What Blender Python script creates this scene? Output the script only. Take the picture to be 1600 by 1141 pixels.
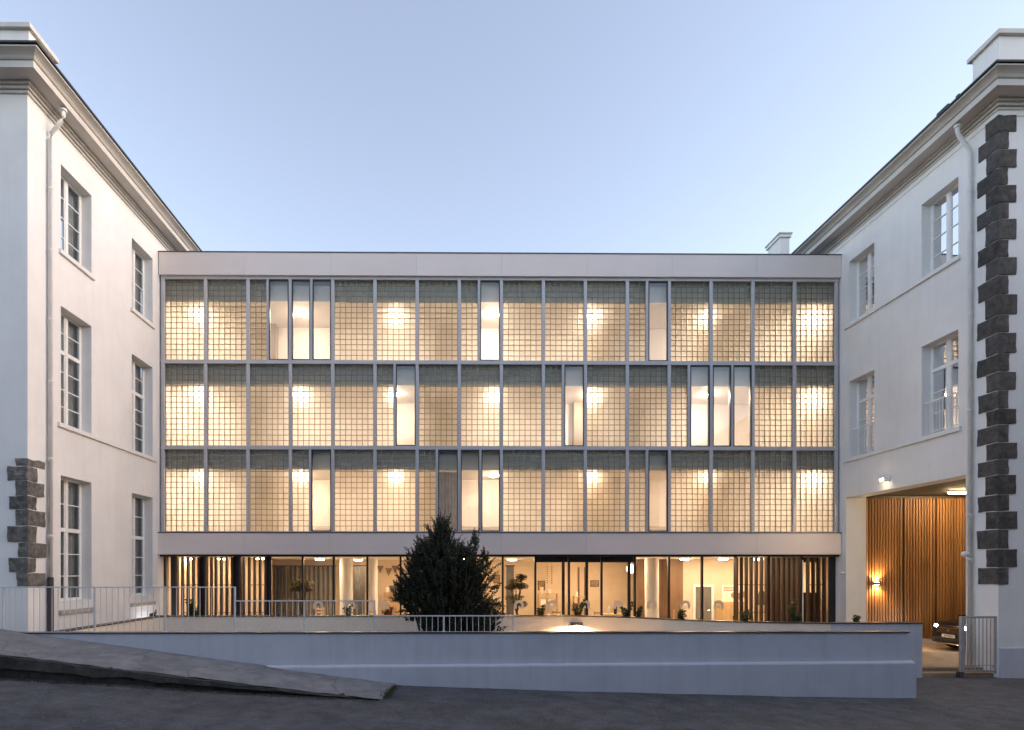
import bpy, bmesh, math, random
from mathutils import Vector, Matrix, noise
R = math.radians
random.seed(7)
for o in list(bpy.data.objects): bpy.data.objects.remove(o)
S = bpy.context.scene
C = S.collection

# ------------------------------------------------------------------ camera
EYE = 2.7; FPX = 900.0; CX = 718.0; CY = 893.0; YAW = R(0.5)
cam_d = bpy.data.cameras.new('camera'); cam = bpy.data.objects.new('camera', cam_d); C.objects.link(cam)
cam.location = (0, 0, EYE); cam.rotation_euler = (R(90), 0, -YAW)
cam_d.sensor_fit = 'HORIZONTAL'; cam_d.sensor_width = 36; cam_d.lens = FPX/1600*36
cam_d.shift_x = (800-CX)/1600; cam_d.shift_y = (CY-570.5)/1600
cam_d.clip_start = .1; cam_d.clip_end = 3000
S.camera = cam

# ------------------------------------------------------------------ sky, sun, exposure
SUN_EL, SUN_AZ = R(14), R(94)         # azimuth clockwise from +Y (away from the viewer) towards +X
world = bpy.data.worlds.new('World'); S.world = world; world.use_nodes = True
wn = world.node_tree; wn.nodes.clear()
sky = wn.nodes.new('ShaderNodeTexSky'); sky.sky_type = 'NISHITA'; sky.sun_disc = False
sky.sun_elevation = SUN_EL; sky.sun_rotation = SUN_AZ
sky.air_density = 1.0; sky.dust_density = 0.15; sky.ozone_density = 2.5; sky.altitude = 100
hsv = wn.nodes.new('ShaderNodeHueSaturation'); hsv.inputs['Saturation'].default_value = .62
tint = wn.nodes.new('ShaderNodeMix'); tint.data_type = 'RGBA'; tint.blend_type = 'MULTIPLY'; tint.inputs[0].default_value = 1; tint.inputs[7].default_value = (1.0, .965, .965, 1)
bg = wn.nodes.new('ShaderNodeBackground'); bg.inputs['Strength'].default_value = .135
wo = wn.nodes.new('ShaderNodeOutputWorld')
wn.links.new(sky.outputs[0], hsv.inputs['Color']); wn.links.new(hsv.outputs[0], tint.inputs[6]); wn.links.new(tint.outputs[2], bg.inputs[0]); wn.links.new(bg.outputs[0], wo.inputs[0])
sd = bpy.data.lights.new('sun', 'SUN'); sun = bpy.data.objects.new('sun', sd); C.objects.link(sun)
sd.energy = 1.05; sd.angle = R(40); sd.color = (1, .70, .46)
_d = Vector((math.sin(SUN_AZ)*math.cos(SUN_EL), math.cos(SUN_AZ)*math.cos(SUN_EL), math.sin(SUN_EL)))
sun.rotation_euler = (-_d).to_track_quat('-Z', 'Y').to_euler(); sun.location = (30, 10, 30)
S.view_settings.view_transform = 'Standard'; S.view_settings.look = 'None'
S.view_settings.exposure = 1.7; S.view_settings.gamma = 1; S.view_settings.use_curve_mapping = False
S.render.engine = 'CYCLES'
S.cycles.use_denoising = True
try: S.cycles.denoiser = 'OPENIMAGEDENOISE'
except Exception: pass
S.cycles.max_bounces = 14; S.cycles.diffuse_bounces = 5; S.cycles.glossy_bounces = 4
S.cycles.transmission_bounces = 10; S.cycles.transparent_max_bounces = 16
S.cycles.sample_clamp_indirect = 6; S.cycles.blur_glossy = 0.5

# photo pixel -> ray -> world point on a plane of the place (used for measuring only)
def ray(x, y):
    dx = (x-CX)/FPX; dz = (CY-y)/FPX
    return Vector((math.sin(YAW)+dx*math.cos(YAW), math.cos(YAW)-dx*math.sin(YAW), dz))
def onY(x, y, Y): d = ray(x, y); t = Y/d.y; return Vector((d.x*t, Y, EYE+d.z*t))
def onX(x, y, X): d = ray(x, y); t = X/d.x; return Vector((X, d.y*t, EYE+d.z*t))
def onZ(x, y, Z): d = ray(x, y); t = (Z-EYE)/d.z; return Vector((d.x*t, d.y*t, Z))

# ------------------------------------------------------------------ mesh helpers
W = {}
class MB:
    def __init__(s): s.v = []; s.f = []
    def add(s, vs, fs):
        n = len(s.v); s.v += [tuple(p) for p in vs]; s.f += [tuple(i+n for i in f) for f in fs]; return s
    def box(s, x0, x1, y0, y1, z0, z1):
        x0, x1 = min(x0, x1), max(x0, x1); y0, y1 = min(y0, y1), max(y0, y1); z0, z1 = min(z0, z1), max(z0, z1)
        return s.add([(x0,y0,z0),(x1,y0,z0),(x1,y1,z0),(x0,y1,z0),(x0,y0,z1),(x1,y0,z1),(x1,y1,z1),(x0,y1,z1)],
                     [(0,3,2,1),(4,5,6,7),(0,1,5,4),(1,2,6,5),(2,3,7,6),(3,0,4,7)])
    def quad(s, a, b, c, d): return s.add([a, b, c, d], [(0,1,2,3)])
    def tube(s, pts, r, n=10, caps=True):
        pts = [Vector(p) for p in pts]; rs = r if isinstance(r, (list, tuple)) else [r]*len(pts)
        vs = []; fs = []
        for i, p in enumerate(pts):
            t = (pts[min(i+1, len(pts)-1)]-pts[max(i-1, 0)]).normalized()
            a = Vector((0,0,1)) if abs(t.z) < .9 else Vector((1,0,0))
            u = t.cross(a).normalized(); w = t.cross(u).normalized()
            vs += [p+(u*math.cos(2*math.pi*k/n)+w*math.sin(2*math.pi*k/n))*rs[i] for k in range(n)]
        for i in range(len(pts)-1):
            for k in range(n):
                fs.append((i*n+k, i*n+(k+1) % n, (i+1)*n+(k+1) % n, (i+1)*n+k))
        if caps: fs.append(tuple(range(n))); fs.append(tuple((len(pts)-1)*n+k for k in reversed(range(n))))
        return s.add(vs, fs)
    def lathe(s, prof, c, n=24, axis='z'):
        vs = []; fs = []
        for (r, h) in prof:
            for k in range(n):
                a = 2*math.pi*k/n; p = (r*math.cos(a), r*math.sin(a), h)
                if axis == 'x': p = (h, r*math.cos(a), r*math.sin(a))
                if axis == 'y': p = (r*math.cos(a), h, r*math.sin(a))
                vs.append((c[0]+p[0], c[1]+p[1], c[2]+p[2]))
        m = len(prof)
        for i in range(m-1):
            for k in range(n): fs.append((i*n+k, i*n+(k+1) % n, (i+1)*n+(k+1) % n, (i+1)*n+k))
        fs.append(tuple(reversed(range(n)))); fs.append(tuple((m-1)*n+k for k in range(n)))
        return s.add(vs, fs)
    def extrude_plan(s, poly, z0, z1):       # poly: list of (x, y); z0/z1 numbers or functions of (x, y)
        f0 = z0 if callable(z0) else (lambda x, y: z0); f1 = z1 if callable(z1) else (lambda x, y: z1)
        n = len(poly)
        vs = [(x, y, f0(x, y)) for x, y in poly]+[(x, y, f1(x, y)) for x, y in poly]
        fs = [tuple(reversed(range(n))), tuple(range(n, 2*n))]+[(i, (i+1) % n, n+(i+1) % n, n+i) for i in range(n)]
        return s.add(vs, fs)
    def mesh(s, name, mat, bevel=0, smooth=False, fixn=True, seg=2):
        me = bpy.data.meshes.new(name); me.from_pydata(s.v, [], s.f); me.update()
        if fixn or bevel:
            bm = bmesh.new(); bm.from_mesh(me)
            if fixn: bmesh.ops.recalc_face_normals(bm, faces=bm.faces)
            if bevel: bmesh.ops.bevel(bm, geom=list(bm.edges), offset=bevel, segments=seg, profile=.6, affect='EDGES', clamp_overlap=True)
            bm.to_mesh(me); bm.free()
        if smooth: me.polygons.foreach_set('use_smooth', [True]*len(me.polygons))
        for m in (mat if isinstance(mat, (list, tuple)) else [mat]): me.materials.append(m)
        return me
    def build(s, name, mat, parent=None, bevel=0, smooth=False, fixn=True, loc=(0,0,0), rot=None, seg=2):
        return inst(s.mesh(name, mat, bevel, smooth, fixn, seg), name, parent, loc, rot)
def inst(me, name, parent=None, loc=(0,0,0), rot=None):
    o = bpy.data.objects.new(name, me); C.objects.link(o); o.location = loc
    if rot: o.rotation_euler = rot
    w = Matrix.Translation(Vector(loc))
    if rot:
        from mathutils import Euler
        w = w @ Euler(rot).to_matrix().to_4x4()
    W[o.name] = w
    if parent: o.parent = parent; o.matrix_parent_inverse = W[parent.name].inverted()
    return o
def tag(o, label=None, cat=None, group=None, kind=None):
    if label: o['label'] = label
    if cat: o['category'] = cat
    if group: o['group'] = group
    if kind: o['kind'] = kind
    return o
def thing(name, label, cat, loc=(0,0,0), group=None):
    o = bpy.data.objects.new(name, None); C.objects.link(o); o.location = loc; o.empty_display_size = .2
    W[o.name] = Matrix.Translation(Vector(loc)); return tag(o, label, cat, group)
def struct(o): o['kind'] = 'structure'; return o
ORD = ['leftmost', 'second from left', 'third from left', 'fourth from left', 'fifth from left', 'sixth from left', 'seventh from left', 'eighth from left', 'ninth from left', 'tenth from left']

# ------------------------------------------------------------------ materials
def nodes(name):
    m = bpy.data.materials.new(name); m.use_nodes = True; t = m.node_tree; t.nodes.clear()
    out = t.nodes.new('ShaderNodeOutputMaterial'); return m, t, out
def N(t, kind, **kw):
    n = t.nodes.new(kind)
    for k, v in kw.items():
        if k.startswith('_'): setattr(n, k[1:], v)
        else: n.inputs[k.replace('__', ' ')].default_value = v
    return n
def c4(c): return (c[0], c[1], c[2], 1)
def surf(name, col, rough=.7, var=.12, scale=3, bump=0, bscale=40, metal=0, dark=None, dscale=.6, damt=0, stretch=None, rnd=0, spec=.5, speck=None, streak=0, crack=0):
    """base colour with two scales of tone, optional stain colour, relief and per-object tone"""
    m, t, out = nodes(name); L = t.links.new
    tc = N(t, 'ShaderNodeTexCoord'); mp = N(t, 'ShaderNodeMapping'); L(tc.outputs['Object'], mp.inputs[0])
    if stretch: mp.inputs['Scale'].default_value = stretch
    n1 = N(t, 'ShaderNodeTexNoise', Scale=scale, Detail=6, Roughness=.62); L(mp.outputs[0], n1.inputs[0])
    r1 = N(t, 'ShaderNodeMapRange'); r1.inputs[1].default_value = .3; r1.inputs[2].default_value = .7
    r1.inputs[3].default_value = 1-var; r1.inputs[4].default_value = 1+var; L(n1.outputs[0], r1.inputs[0])
    mul = N(t, 'ShaderNodeVectorMath', _operation='SCALE'); mul.inputs[0].default_value = col; L(r1.outputs[0], mul.inputs['Scale'])
    last = mul.outputs[0]
    if rnd:
        oi = N(t, 'ShaderNodeObjectInfo'); rr = N(t, 'ShaderNodeMapRange'); rr.inputs[3].default_value = 1-rnd; rr.inputs[4].default_value = 1+rnd
        L(oi.outputs['Random'], rr.inputs[0]); m2 = N(t, 'ShaderNodeVectorMath', _operation='SCALE'); L(last, m2.inputs[0]); L(rr.outputs[0], m2.inputs['Scale']); last = m2.outputs[0]
    if damt:
        n2 = N(t, 'ShaderNodeTexNoise', Scale=dscale, Detail=7, Roughness=.68); L(mp.outputs[0], n2.inputs[0])
        r2 = N(t, 'ShaderNodeMapRange'); r2.inputs[1].default_value = .48; r2.inputs[2].default_value = .75; r2.inputs[4].default_value = damt; L(n2.outputs[0], r2.inputs[0])
        mx = N(t, 'ShaderNodeMix', _data_type='RGBA'); L(r2.outputs[0], mx.inputs[0]); L(last, mx.inputs[6]); mx.inputs[7].default_value = c4(dark); last = mx.outputs[2]
    if streak:
        ms = N(t, 'ShaderNodeMapping'); ms.inputs['Scale'].default_value = (3.2, 3.2, .22); L(tc.outputs['Object'], ms.inputs[0])
        ns = N(t, 'ShaderNodeTexNoise', Scale=1.6, Detail=5, Roughness=.6); L(ms.outputs[0], ns.inputs[0])
        rs = N(t, 'ShaderNodeMapRange'); rs.inputs[1].default_value = .5; rs.inputs[2].default_value = .78; rs.inputs[4].default_value = streak; L(ns.outputs[0], rs.inputs[0])
        mx = N(t, 'ShaderNodeMix', _data_type='RGBA'); L(rs.outputs[0], mx.inputs[0]); L(last, mx.inputs[6]); mx.inputs[7].default_value = c4(tuple(k*.55 for k in col)); last = mx.outputs[2]
    if crack:
        nw = N(t, 'ShaderNodeTexNoise', Scale=1.5, Detail=5); L(tc.outputs['Object'], nw.inputs[0]); wv = N(t, 'ShaderNodeVectorMath', _operation='MULTIPLY_ADD'); L(nw.outputs['Color'], wv.inputs[0]); wv.inputs[1].default_value = (.9, .9, .9); L(tc.outputs['Object'], wv.inputs[2])
        vc = N(t, 'ShaderNodeTexVoronoi', Scale=.45, _feature='DISTANCE_TO_EDGE'); L(wv.outputs[0], vc.inputs[0])
        rc = N(t, 'ShaderNodeMapRange'); rc.inputs[1].default_value = .002; rc.inputs[2].default_value = .012; rc.inputs[3].default_value = crack; rc.inputs[4].default_value = 0; L(vc.outputs[0], rc.inputs[0])
        mx = N(t, 'ShaderNodeMix', _data_type='RGBA'); L(rc.outputs[0], mx.inputs[0]); L(last, mx.inputs[6]); mx.inputs[7].default_value = c4(tuple(k*.3 for k in col)); last = mx.outputs[2]
    if speck:
        vo = N(t, 'ShaderNodeTexVoronoi', Scale=speck[1]); L(tc.outputs['Object'], vo.inputs[0])
        r3 = N(t, 'ShaderNodeMapRange'); r3.inputs[1].default_value = .10; r3.inputs[2].default_value = .22; r3.inputs[3].default_value = speck[2]; r3.inputs[4].default_value = 0; L(vo.outputs['Distance'], r3.inputs[0])
        n4 = N(t, 'ShaderNodeTexWhiteNoise'); L(vo.outputs['Color'], n4.inputs[0])
        r4 = N(t, 'ShaderNodeMath', _operation='MULTIPLY'); L(r3.outputs[0], r4.inputs[0]); L(n4.outputs['Value'], r4.inputs[1])
        mx = N(t, 'ShaderNodeMix', _data_type='RGBA'); L(r4.outputs[0], mx.inputs[0]); L(last, mx.inputs[6]); mx.inputs[7].default_value = c4(speck[0]); last = mx.outputs[2]
    b = N(t, 'ShaderNodeBsdfPrincipled', Roughness=rough, Metallic=metal); b.inputs['Specular IOR Level'].default_value = spec
    L(last, b.inputs['Base Color'])
    if bump:
        n3 = N(t, 'ShaderNodeTexNoise', Scale=bscale, Detail=4, Roughness=.6); L(mp.outputs[0], n3.inputs[0])
        bp = N(t, 'ShaderNodeBump', Strength=min(1, bump*1.0), Distance=.02); L(n3.outputs[0], bp.inputs['Height']); L(bp.outputs[0], b.inputs['Normal'])
    L(b.outputs[0], out.inputs[0]); return m
def emit(name, col, st):
    m, t, out = nodes(name); e = N(t, 'ShaderNodeEmission', Strength=st); e.inputs[0].default_value = c4(col); t.links.new(e.outputs[0], out.inputs[0]); return m
def pane_mat(name, tint=(.93, .95, .94), refl=1.0, ior=1.5):
    m, t, out = nodes(name); L = t.links.new
    fr = N(t, 'ShaderNodeFresnel', IOR=ior); sc = N(t, 'ShaderNodeMath', _operation='MULTIPLY'); sc.inputs[1].default_value = refl; sc.use_clamp = True; L(fr.outputs[0], sc.inputs[0])
    tr = N(t, 'ShaderNodeBsdfTransparent'); tr.inputs[0].default_value = c4(tint); gl = N(t, 'ShaderNodeBsdfGlossy', Roughness=.015)
    tcw = N(t, 'ShaderNodeTexCoord'); nz = N(t, 'ShaderNodeTexNoise', Scale=1.3, Detail=1); bp = N(t, 'ShaderNodeBump', Strength=.05, Distance=.05)
    L(tcw.outputs['Object'], nz.inputs[0]); L(nz.outputs[0], bp.inputs['Height']); L(bp.outputs[0], gl.inputs['Normal'])
    mx = N(t, 'ShaderNodeMixShader'); L(sc.outputs[0], mx.inputs[0]); L(tr.outputs[0], mx.inputs[1]); L(gl.outputs[0], mx.inputs[2]); L(mx.outputs[0], out.inputs[0]); return m
def block_mat():
    m, t, out = nodes('glass block'); L = t.links.new
    g = N(t, 'ShaderNodeBsdfGlass', Roughness=.45, IOR=1.3); g.inputs[0].default_value = (.985, .985, .965, 1)
    tc = N(t, 'ShaderNodeTexCoord'); nz = N(t, 'ShaderNodeTexNoise', Scale=9, Detail=2); bp = N(t, 'ShaderNodeBump', Strength=.25, Distance=.02)
    L(tc.outputs['Object'], nz.inputs[0]); L(nz.outputs[0], bp.inputs['Height']); L(bp.outputs[0], g.inputs['Normal'])
    ge = N(t, 'ShaderNodeNewGeometry'); rr = N(t, 'ShaderNodeMapRange'); rr.inputs[3].default_value = .93; rr.inputs[4].default_value = 1.0; L(ge.outputs['Random Per Island'], rr.inputs[0])
    ms = N(t, 'ShaderNodeVectorMath', _operation='SCALE'); ms.inputs[0].default_value = (.99, .985, .965); L(rr.outputs[0], ms.inputs['Scale']); L(ms.outputs[0], g.inputs[0])
    L(g.outputs[0], out.inputs[0]); return m
def wood(name, c1, c2, rough=.55, rnd=.25, axis='z'):
    m, t, out = nodes(name); L = t.links.new
    tc = N(t, 'ShaderNodeTexCoord'); oi = N(t, 'ShaderNodeObjectInfo'); mp = N(t, 'ShaderNodeMapping'); L(tc.outputs['Object'], mp.inputs[0]); L(oi.outputs['Location'], mp.inputs['Location'])
    mp.inputs['Scale'].default_value = (14, 14, .9) if axis == 'z' else (.9, 14, 14)
    n1 = N(t, 'ShaderNodeTexNoise', Scale=2.2, Detail=6, Roughness=.6, Distortion=.8); L(mp.outputs[0], n1.inputs[0])
    mx = N(t, 'ShaderNodeMix', _data_type='RGBA'); mx.inputs[6].default_value = c4(c1); mx.inputs[7].default_value = c4(c2)
    rp = N(t, 'ShaderNodeMapRange'); rp.inputs[1].default_value = .3; rp.inputs[2].default_value = .7; L(n1.outputs[0], rp.inputs[0]); L(rp.outputs[0], mx.inputs[0])
    vo = N(t, 'ShaderNodeTexVoronoi', Scale=1.1); mp2 = N(t, 'ShaderNodeMapping'); mp2.inputs['Scale'].default_value = (6, 6, 1.8); L(tc.outputs['Object'], mp2.inputs[0]); L(oi.outputs['Location'], mp2.inputs['Location']); L(mp2.outputs[0], vo.inputs[0])
    kr = N(t, 'ShaderNodeMapRange'); kr.inputs[1].default_value = .05; kr.inputs[2].default_value = .16; kr.inputs[3].default_value = .8; kr.inputs[4].default_value = 0; L(vo.outputs['Distance'], kr.inputs[0])
    m3 = N(t, 'ShaderNodeMix', _data_type='RGBA'); L(kr.outputs[0], m3.inputs[0]); L(mx.outputs[2], m3.inputs[6]); m3.inputs[7].default_value = c4(tuple(k*.3 for k in c1))
    rr = N(t, 'ShaderNodeMapRange'); rr.inputs[3].default_value = 1-rnd; rr.inputs[4].default_value = 1+rnd; L(oi.outputs['Random'], rr.inputs[0])
    ms = N(t, 'ShaderNodeVectorMath', _operation='SCALE'); L(m3.outputs[2], ms.inputs[0]); L(rr.outputs[0], ms.inputs['Scale'])
    b = N(t, 'ShaderNodeBsdfPrincipled', Roughness=rough); L(ms.outputs[0], b.inputs['Base Color'])
    bp = N(t, 'ShaderNodeBump', Strength=.3, Distance=.004); L(n1.outputs[0], bp.inputs['Height']); L(bp.outputs[0], b.inputs['Normal'])
    L(b.outputs[0], out.inputs[0]); return m
def leaf_mat(name, c1, c2, rough=.5):
    m, t, out = nodes(name); L = t.links.new
    g = N(t, 'ShaderNodeNewGeometry'); mx = N(t, 'ShaderNodeMix', _data_type='RGBA'); mx.inputs[6].default_value = c4(c1); mx.inputs[7].default_value = c4(c2); L(g.outputs['Random Per Island'], mx.inputs[0])
    b = N(t, 'ShaderNodeBsdfPrincipled', Roughness=rough); L(mx.outputs[2], b.inputs['Base Color'])
    tr = N(t, 'ShaderNodeBsdfTranslucent'); L(mx.outputs[2], tr.inputs[0]); ms = N(t, 'ShaderNodeMixShader'); ms.inputs[0].default_value = .25
    L(b.outputs[0], ms.inputs[1]); L(tr.outputs[0], ms.inputs[2]); L(ms.outputs[0], out.inputs[0]); return m

WARM = (1, .78, .50); WARM2 = (1, .66, .34)
M = dict(
    plaster=surf('white render', (.76, .75, .735), .85, .05, .8, .25, 60, dark=(.58, .57, .55), dscale=.35, damt=.28, streak=.13),
    plaster_street=surf('street wall render', (.52, .53, .59), .85, .06, 1.2, .3, 45, dark=(.38, .39, .44), dscale=.7, damt=.5, streak=.25),  # bluish cast of the dusk sky is mixed into this base colour
    plaster_court=surf('court wall render', (.78, .69, .58), .85, .06, 1.2, .2, 45, dark=(.50, .46, .40), dscale=.6, damt=.3),  # warm spill from the ground floor is put into this colour
    cornice=surf('cornice paint', (.56, .535, .50), .75, .08, 1.2, .12, 40, dark=(.28, .26, .23), dscale=.5, damt=.4),
    sill=surf('sill stone', (.42, .40, .37), .8, .12, 4, .2, 50, dark=(.25, .24, .22), dscale=2, damt=.5),
    slate=surf('slate', (.03, .032, .038), .6, .3, 4, .3, 20),
    zinc=surf('dark zinc', (.10, .105, .12), .45, .2, 4, metal=.6),
    basalt=surf('basalt', (.058, .053, .050), .9, .45, 7, .9, 25, dark=(.15, .14, .13), dscale=5, damt=.7, rnd=.3),
    old_stone=surf('old grey stone', (.105, .098, .09), .92, .5, 8, 1, 22, dark=(.30, .28, .25), dscale=6, damt=.7, rnd=.35),
    fascia=surf('lacquered metal fascia', (.72, .64, .61), .42, .03, .8, .0, rnd=.02),
    frame=surf('grey aluminium frame', (.50, .49, .50), .45, .05, 2, metal=.15),
    black=surf('black aluminium', (.012, .012, .015), .4, .15, 5),
    white_frame=surf('white window paint', (.78, .78, .76), .45, .04, 6),
    pipe=surf('pipe paint', (.68, .67, .65), .55, .08, 3), iron=surf('cast iron', (.045, .045, .05), .6, .3, 10, .3, 60),
    mortar=surf('block joint', (.40, .31, .20), .8, .1, 10),
    bulkhead=surf('bulkhead paint', (.74, .77, .73), .6, .05, 3),
    inner=surf('interior paint', (.80, .77, .73), .8, .03, 1), inner_floor=surf('interior floor', (.45, .40, .34), .5, .05, 2),
    tan=surf('tan wall', (.72, .58, .42), .75, .06, 1.3), brown=surf('brown timber panel', (.20, .12, .065), .5, .15, 3, stretch=(1, 1, .15)),
    dark_brown=surf('dark timber panel', (.05, .032, .02), .5, .3, 3, stretch=(1, 1, .15)),
    curtain=surf('grey curtain', (.16, .15, .14), .9, .15, 4), sheer=surf('sheer curtain', (.36, .37, .38), .9, .1, 5),
    asphalt=surf('asphalt', (.070, .070, .077), .88, .42, 2.6, 1, 45, dark=(.026, .025, .027), dscale=.6, damt=.95, speck=((.34, .32, .30), 17, .8), crack=.35),
    pavement=surf('old pavement', (.195, .192, .195), .9, .25, 3, 1, 45, dark=(.095, .093, .092), dscale=.9, damt=.8, speck=((.38, .36, .33), 18, .7), crack=.5),
    kerb=surf('mossy kerb stone', (.038, .037, .034), .95, .6, 4, 1, 18, dark=(.018, .018, .012), dscale=1.6, damt=.95, rnd=.25),
    court=surf('court paving', (.36, .26, .16), .85, .18, 2.5, .6, 40, dark=(.18, .12, .075), dscale=.9, damt=.6),
    coping=surf('black coping', (.02, .02, .022), .35, .3, 3), soil=surf('soil', (.03, .024, .018), .95, .4, 12, .9, 30),
    galv=surf('galvanised steel', (.62, .62, .62), .5, .1, 8, metal=.15),
    blocks=block_mat(), pane=pane_mat('clear pane', refl=1.2), wing_pane=pane_mat('old window pane', (.80, .85, .86), 1.5), coated=pane_mat('coated pane', (.98, .98, .97), 2.8),
    pine=wood('pine slat', (.25, .11, .032), (.42, .20, .06)), slat=wood('dark slat', (.055, .026, .012), (.10, .048, .022)),
    ply=wood('light plywood', (.50, .33, .16), (.60, .42, .22), rnd=.05),
    lamp_l=emit('lobby lamp', (1, .70, .44), 34),
    lamp_b=emit('corridor lamp dim', (1, .76, .54), 76), lamp_c=emit('corridor lamp bright', (1, .79, .60), 112), lamp_o=emit('corridor lamp warm', (1, .71, .47), 96),
    lamp=emit('corridor lamp', (1, .77, .57), 94), lamp_g=emit('room lamp', (1, .69, .42), 74),
    tube=emit('porch tube', (1, .72, .40), 46), hot=emit('lamp lens', (1, .80, .52), 90), cool=emit('lamp lens cool', (.95, .97, 1), 60), head=emit('headlight beam', (.93, .96, 1), 110),
    sticker=surf('pale vinyl', (.80, .66, .46), .6, .05, 5), white=surf('white enamel', (.80, .79, .77), .4, .03, 4), paper=surf('paper', (.80, .76, .68), .7, .03, 4), ink=surf('ink', (.06, .05, .045), .7, .3, 9), print_=surf('printed picture', (.34, .22, .14), .7, .5, 14),
    yew=leaf_mat('yew leaf', (.012, .020, .010), (.030, .043, .020)), leaf=leaf_mat('shrub leaf', (.03, .06, .015), (.08, .12, .03)), indoor=leaf_mat('indoor tree leaf', (.05, .05, .02), (.14, .11, .04)), grass=leaf_mat('grass blade', (.03, .04, .012), (.07, .085, .03)),
    bark=surf('bark', (.035, .028, .02), .9, .4, 10, .6, 30), pot=surf('pot', (.10, .09, .085), .6, .15, 5),
    car=surf('car paint', (.010, .012, .016), .22, .05, 3, spec=.6), chrome=surf('chrome', (.70, .70, .70), .15, .02, 3, metal=1), rubber=surf('rubber', (.012, .012, .012), .85, .2, 10), rim=surf('rim', (.35, .35, .36), .3, .1, 4, metal=.8), plate=surf('number plate', (.75, .72, .62), .4, .04, 6), grille=surf('grille', (.015, .015, .016), .35, .2, 20), car_glass=pane_mat('car glass', (.12, .13, .13), 2),
    opposite=surf('opposite render', (.30, .29, .28), .9, .1, .5),
    mirror_sheet=surf('grey drape', (.50, .50, .49), .9, .15, 4),  # for the sheet that takes the place of the mirrored roof
    peach=surf('warm wall paint', (.66, .55, .43), .8, .05, 1.2),
    globe=emit('paper globe', (1, .74, .46), 1.6),
    dim_box=surf('pier paint', (.36, .31, .24), .8, .05, 2),  # colour of the boxes that darken the corridor between lamps
    lampbody=surf('lamp housing', (.09, .07, .055), .5, .1, 5), concrete=surf('porch soffit', (.05, .04, .03), .8, .2, 2), red=surf('red enamel', (.5, .03, .02), .4, .05, 4),  # porch soffit: shade of the ceiling above the tubes is in the colour
)

# ------------------------------------------------------------------ main dimensions (m)
YF = 20.7                                             # plane of the glass-block front
XL = onY(249, 600, YF).x; XR = onY(1312.5, 600, YF).x
YCL = onX(43, 600, XL).y; YCR = onX(1560, 600, XR).y
YB = 36.0
def zf(y): return onY(780, y, YF).z
ROOF = 15.08

# ------------------------------------------------------------------ ground
def lerp(tab, x):
    if x <= tab[0][0]: return tab[0][1]
    for (a, p), (b, q) in zip(tab, tab[1:]):
        if x <= b: t = (x-a)/(b-a); return p+(q-p)*t
    return tab[-1][1]
ROAD = [(-40, 2.0), (-14, .98), (-8.6, .70), (-4.5, .43), (-1.4, .25), (3, .10), (7, .0), (10, -.06), (13.8, -.03), (20, -.03), (40, 0)]
def road_z(x, y):
    z = (lerp(ROAD, x-.8)+lerp(ROAD, x)+lerp(ROAD, x+.8))/3
    if y > 12.6: z = min(z, -.06+max(0, min(1, (x-9.5)/1.5))*(.04))
    if y > 15.0: z = -.35
    return z
def rng(a, b, n): return [a+(b-a)*i/n for i in range(n+1)]
xs = [-900, -400, -150, -60, -30]+rng(-18, 20, 150)+[30, 60, 150, 400, 900]
ys = [-900, -400, -150, -50, -15, -4, 0]+rng(3, 12.4, 44)+[12.65]+rng(12.8, 15.0, 8)+[15.3, 20, 30, 60, 150, 400, 900]
mb = MB()
for y in ys:
    for x in xs:
        z = road_z(x, y)
        if -18 <= x <= 20 and 3 <= y <= 15: z += .012*noise.noise((x*.9, y*.9, 0))+.006*noise.noise((x*3, y*3, 5))
        mb.v.append((x, y, z))
nx = len(xs)
mb.f = [(j*nx+i, j*nx+i+1, (j+1)*nx+i+1, (j+1)*nx+i) for j in range(len(ys)-1) for i in range(nx-1)]
struct(mb.build('ground', M['asphalt'], smooth=True, fixn=False))

# raised pavement wedge on the left with its kerb
YW = 12.42                                            # street face of the low wall's plinth
def pv_wall(x): return 1.34-(x+9.03)*.1375
def pv_kerb(x): return 1.15-(x+8.6)*.1215
mb = MB(); n = 90; px = rng(-18, -1.38, n); m = 12
for j in range(m+1):
    for i, x in enumerate(px):
        t = j/m; y = 10.98+(12.60-10.98)*t
        xx = x+(.12*t if i == n else 0)
        z = pv_kerb(x)*(1-t)+pv_wall(x)*t + .012*noise.noise((x*1.3, y*1.3, 2))+.006*noise.noise((x*4, y*4, 2))
        if j == 0: y += .05*noise.noise((x*1.5, 0, 9)); z -= .02+.015*noise.noise((x*5, 1, 1))
        z = max(z, road_z(x, y)+.008)
        mb.v.append((xx, y, z))
mb.f = [(j*(n+1)+i, j*(n+1)+i+1, (j+1)*(n+1)+i+1, (j+1)*(n+1)+i) for j in range(m) for i in range(n)]
pavement = struct(mb.build('pavement', M['pavement'], smooth=True, fixn=False))
x = -14.0; kb = 0
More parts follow.
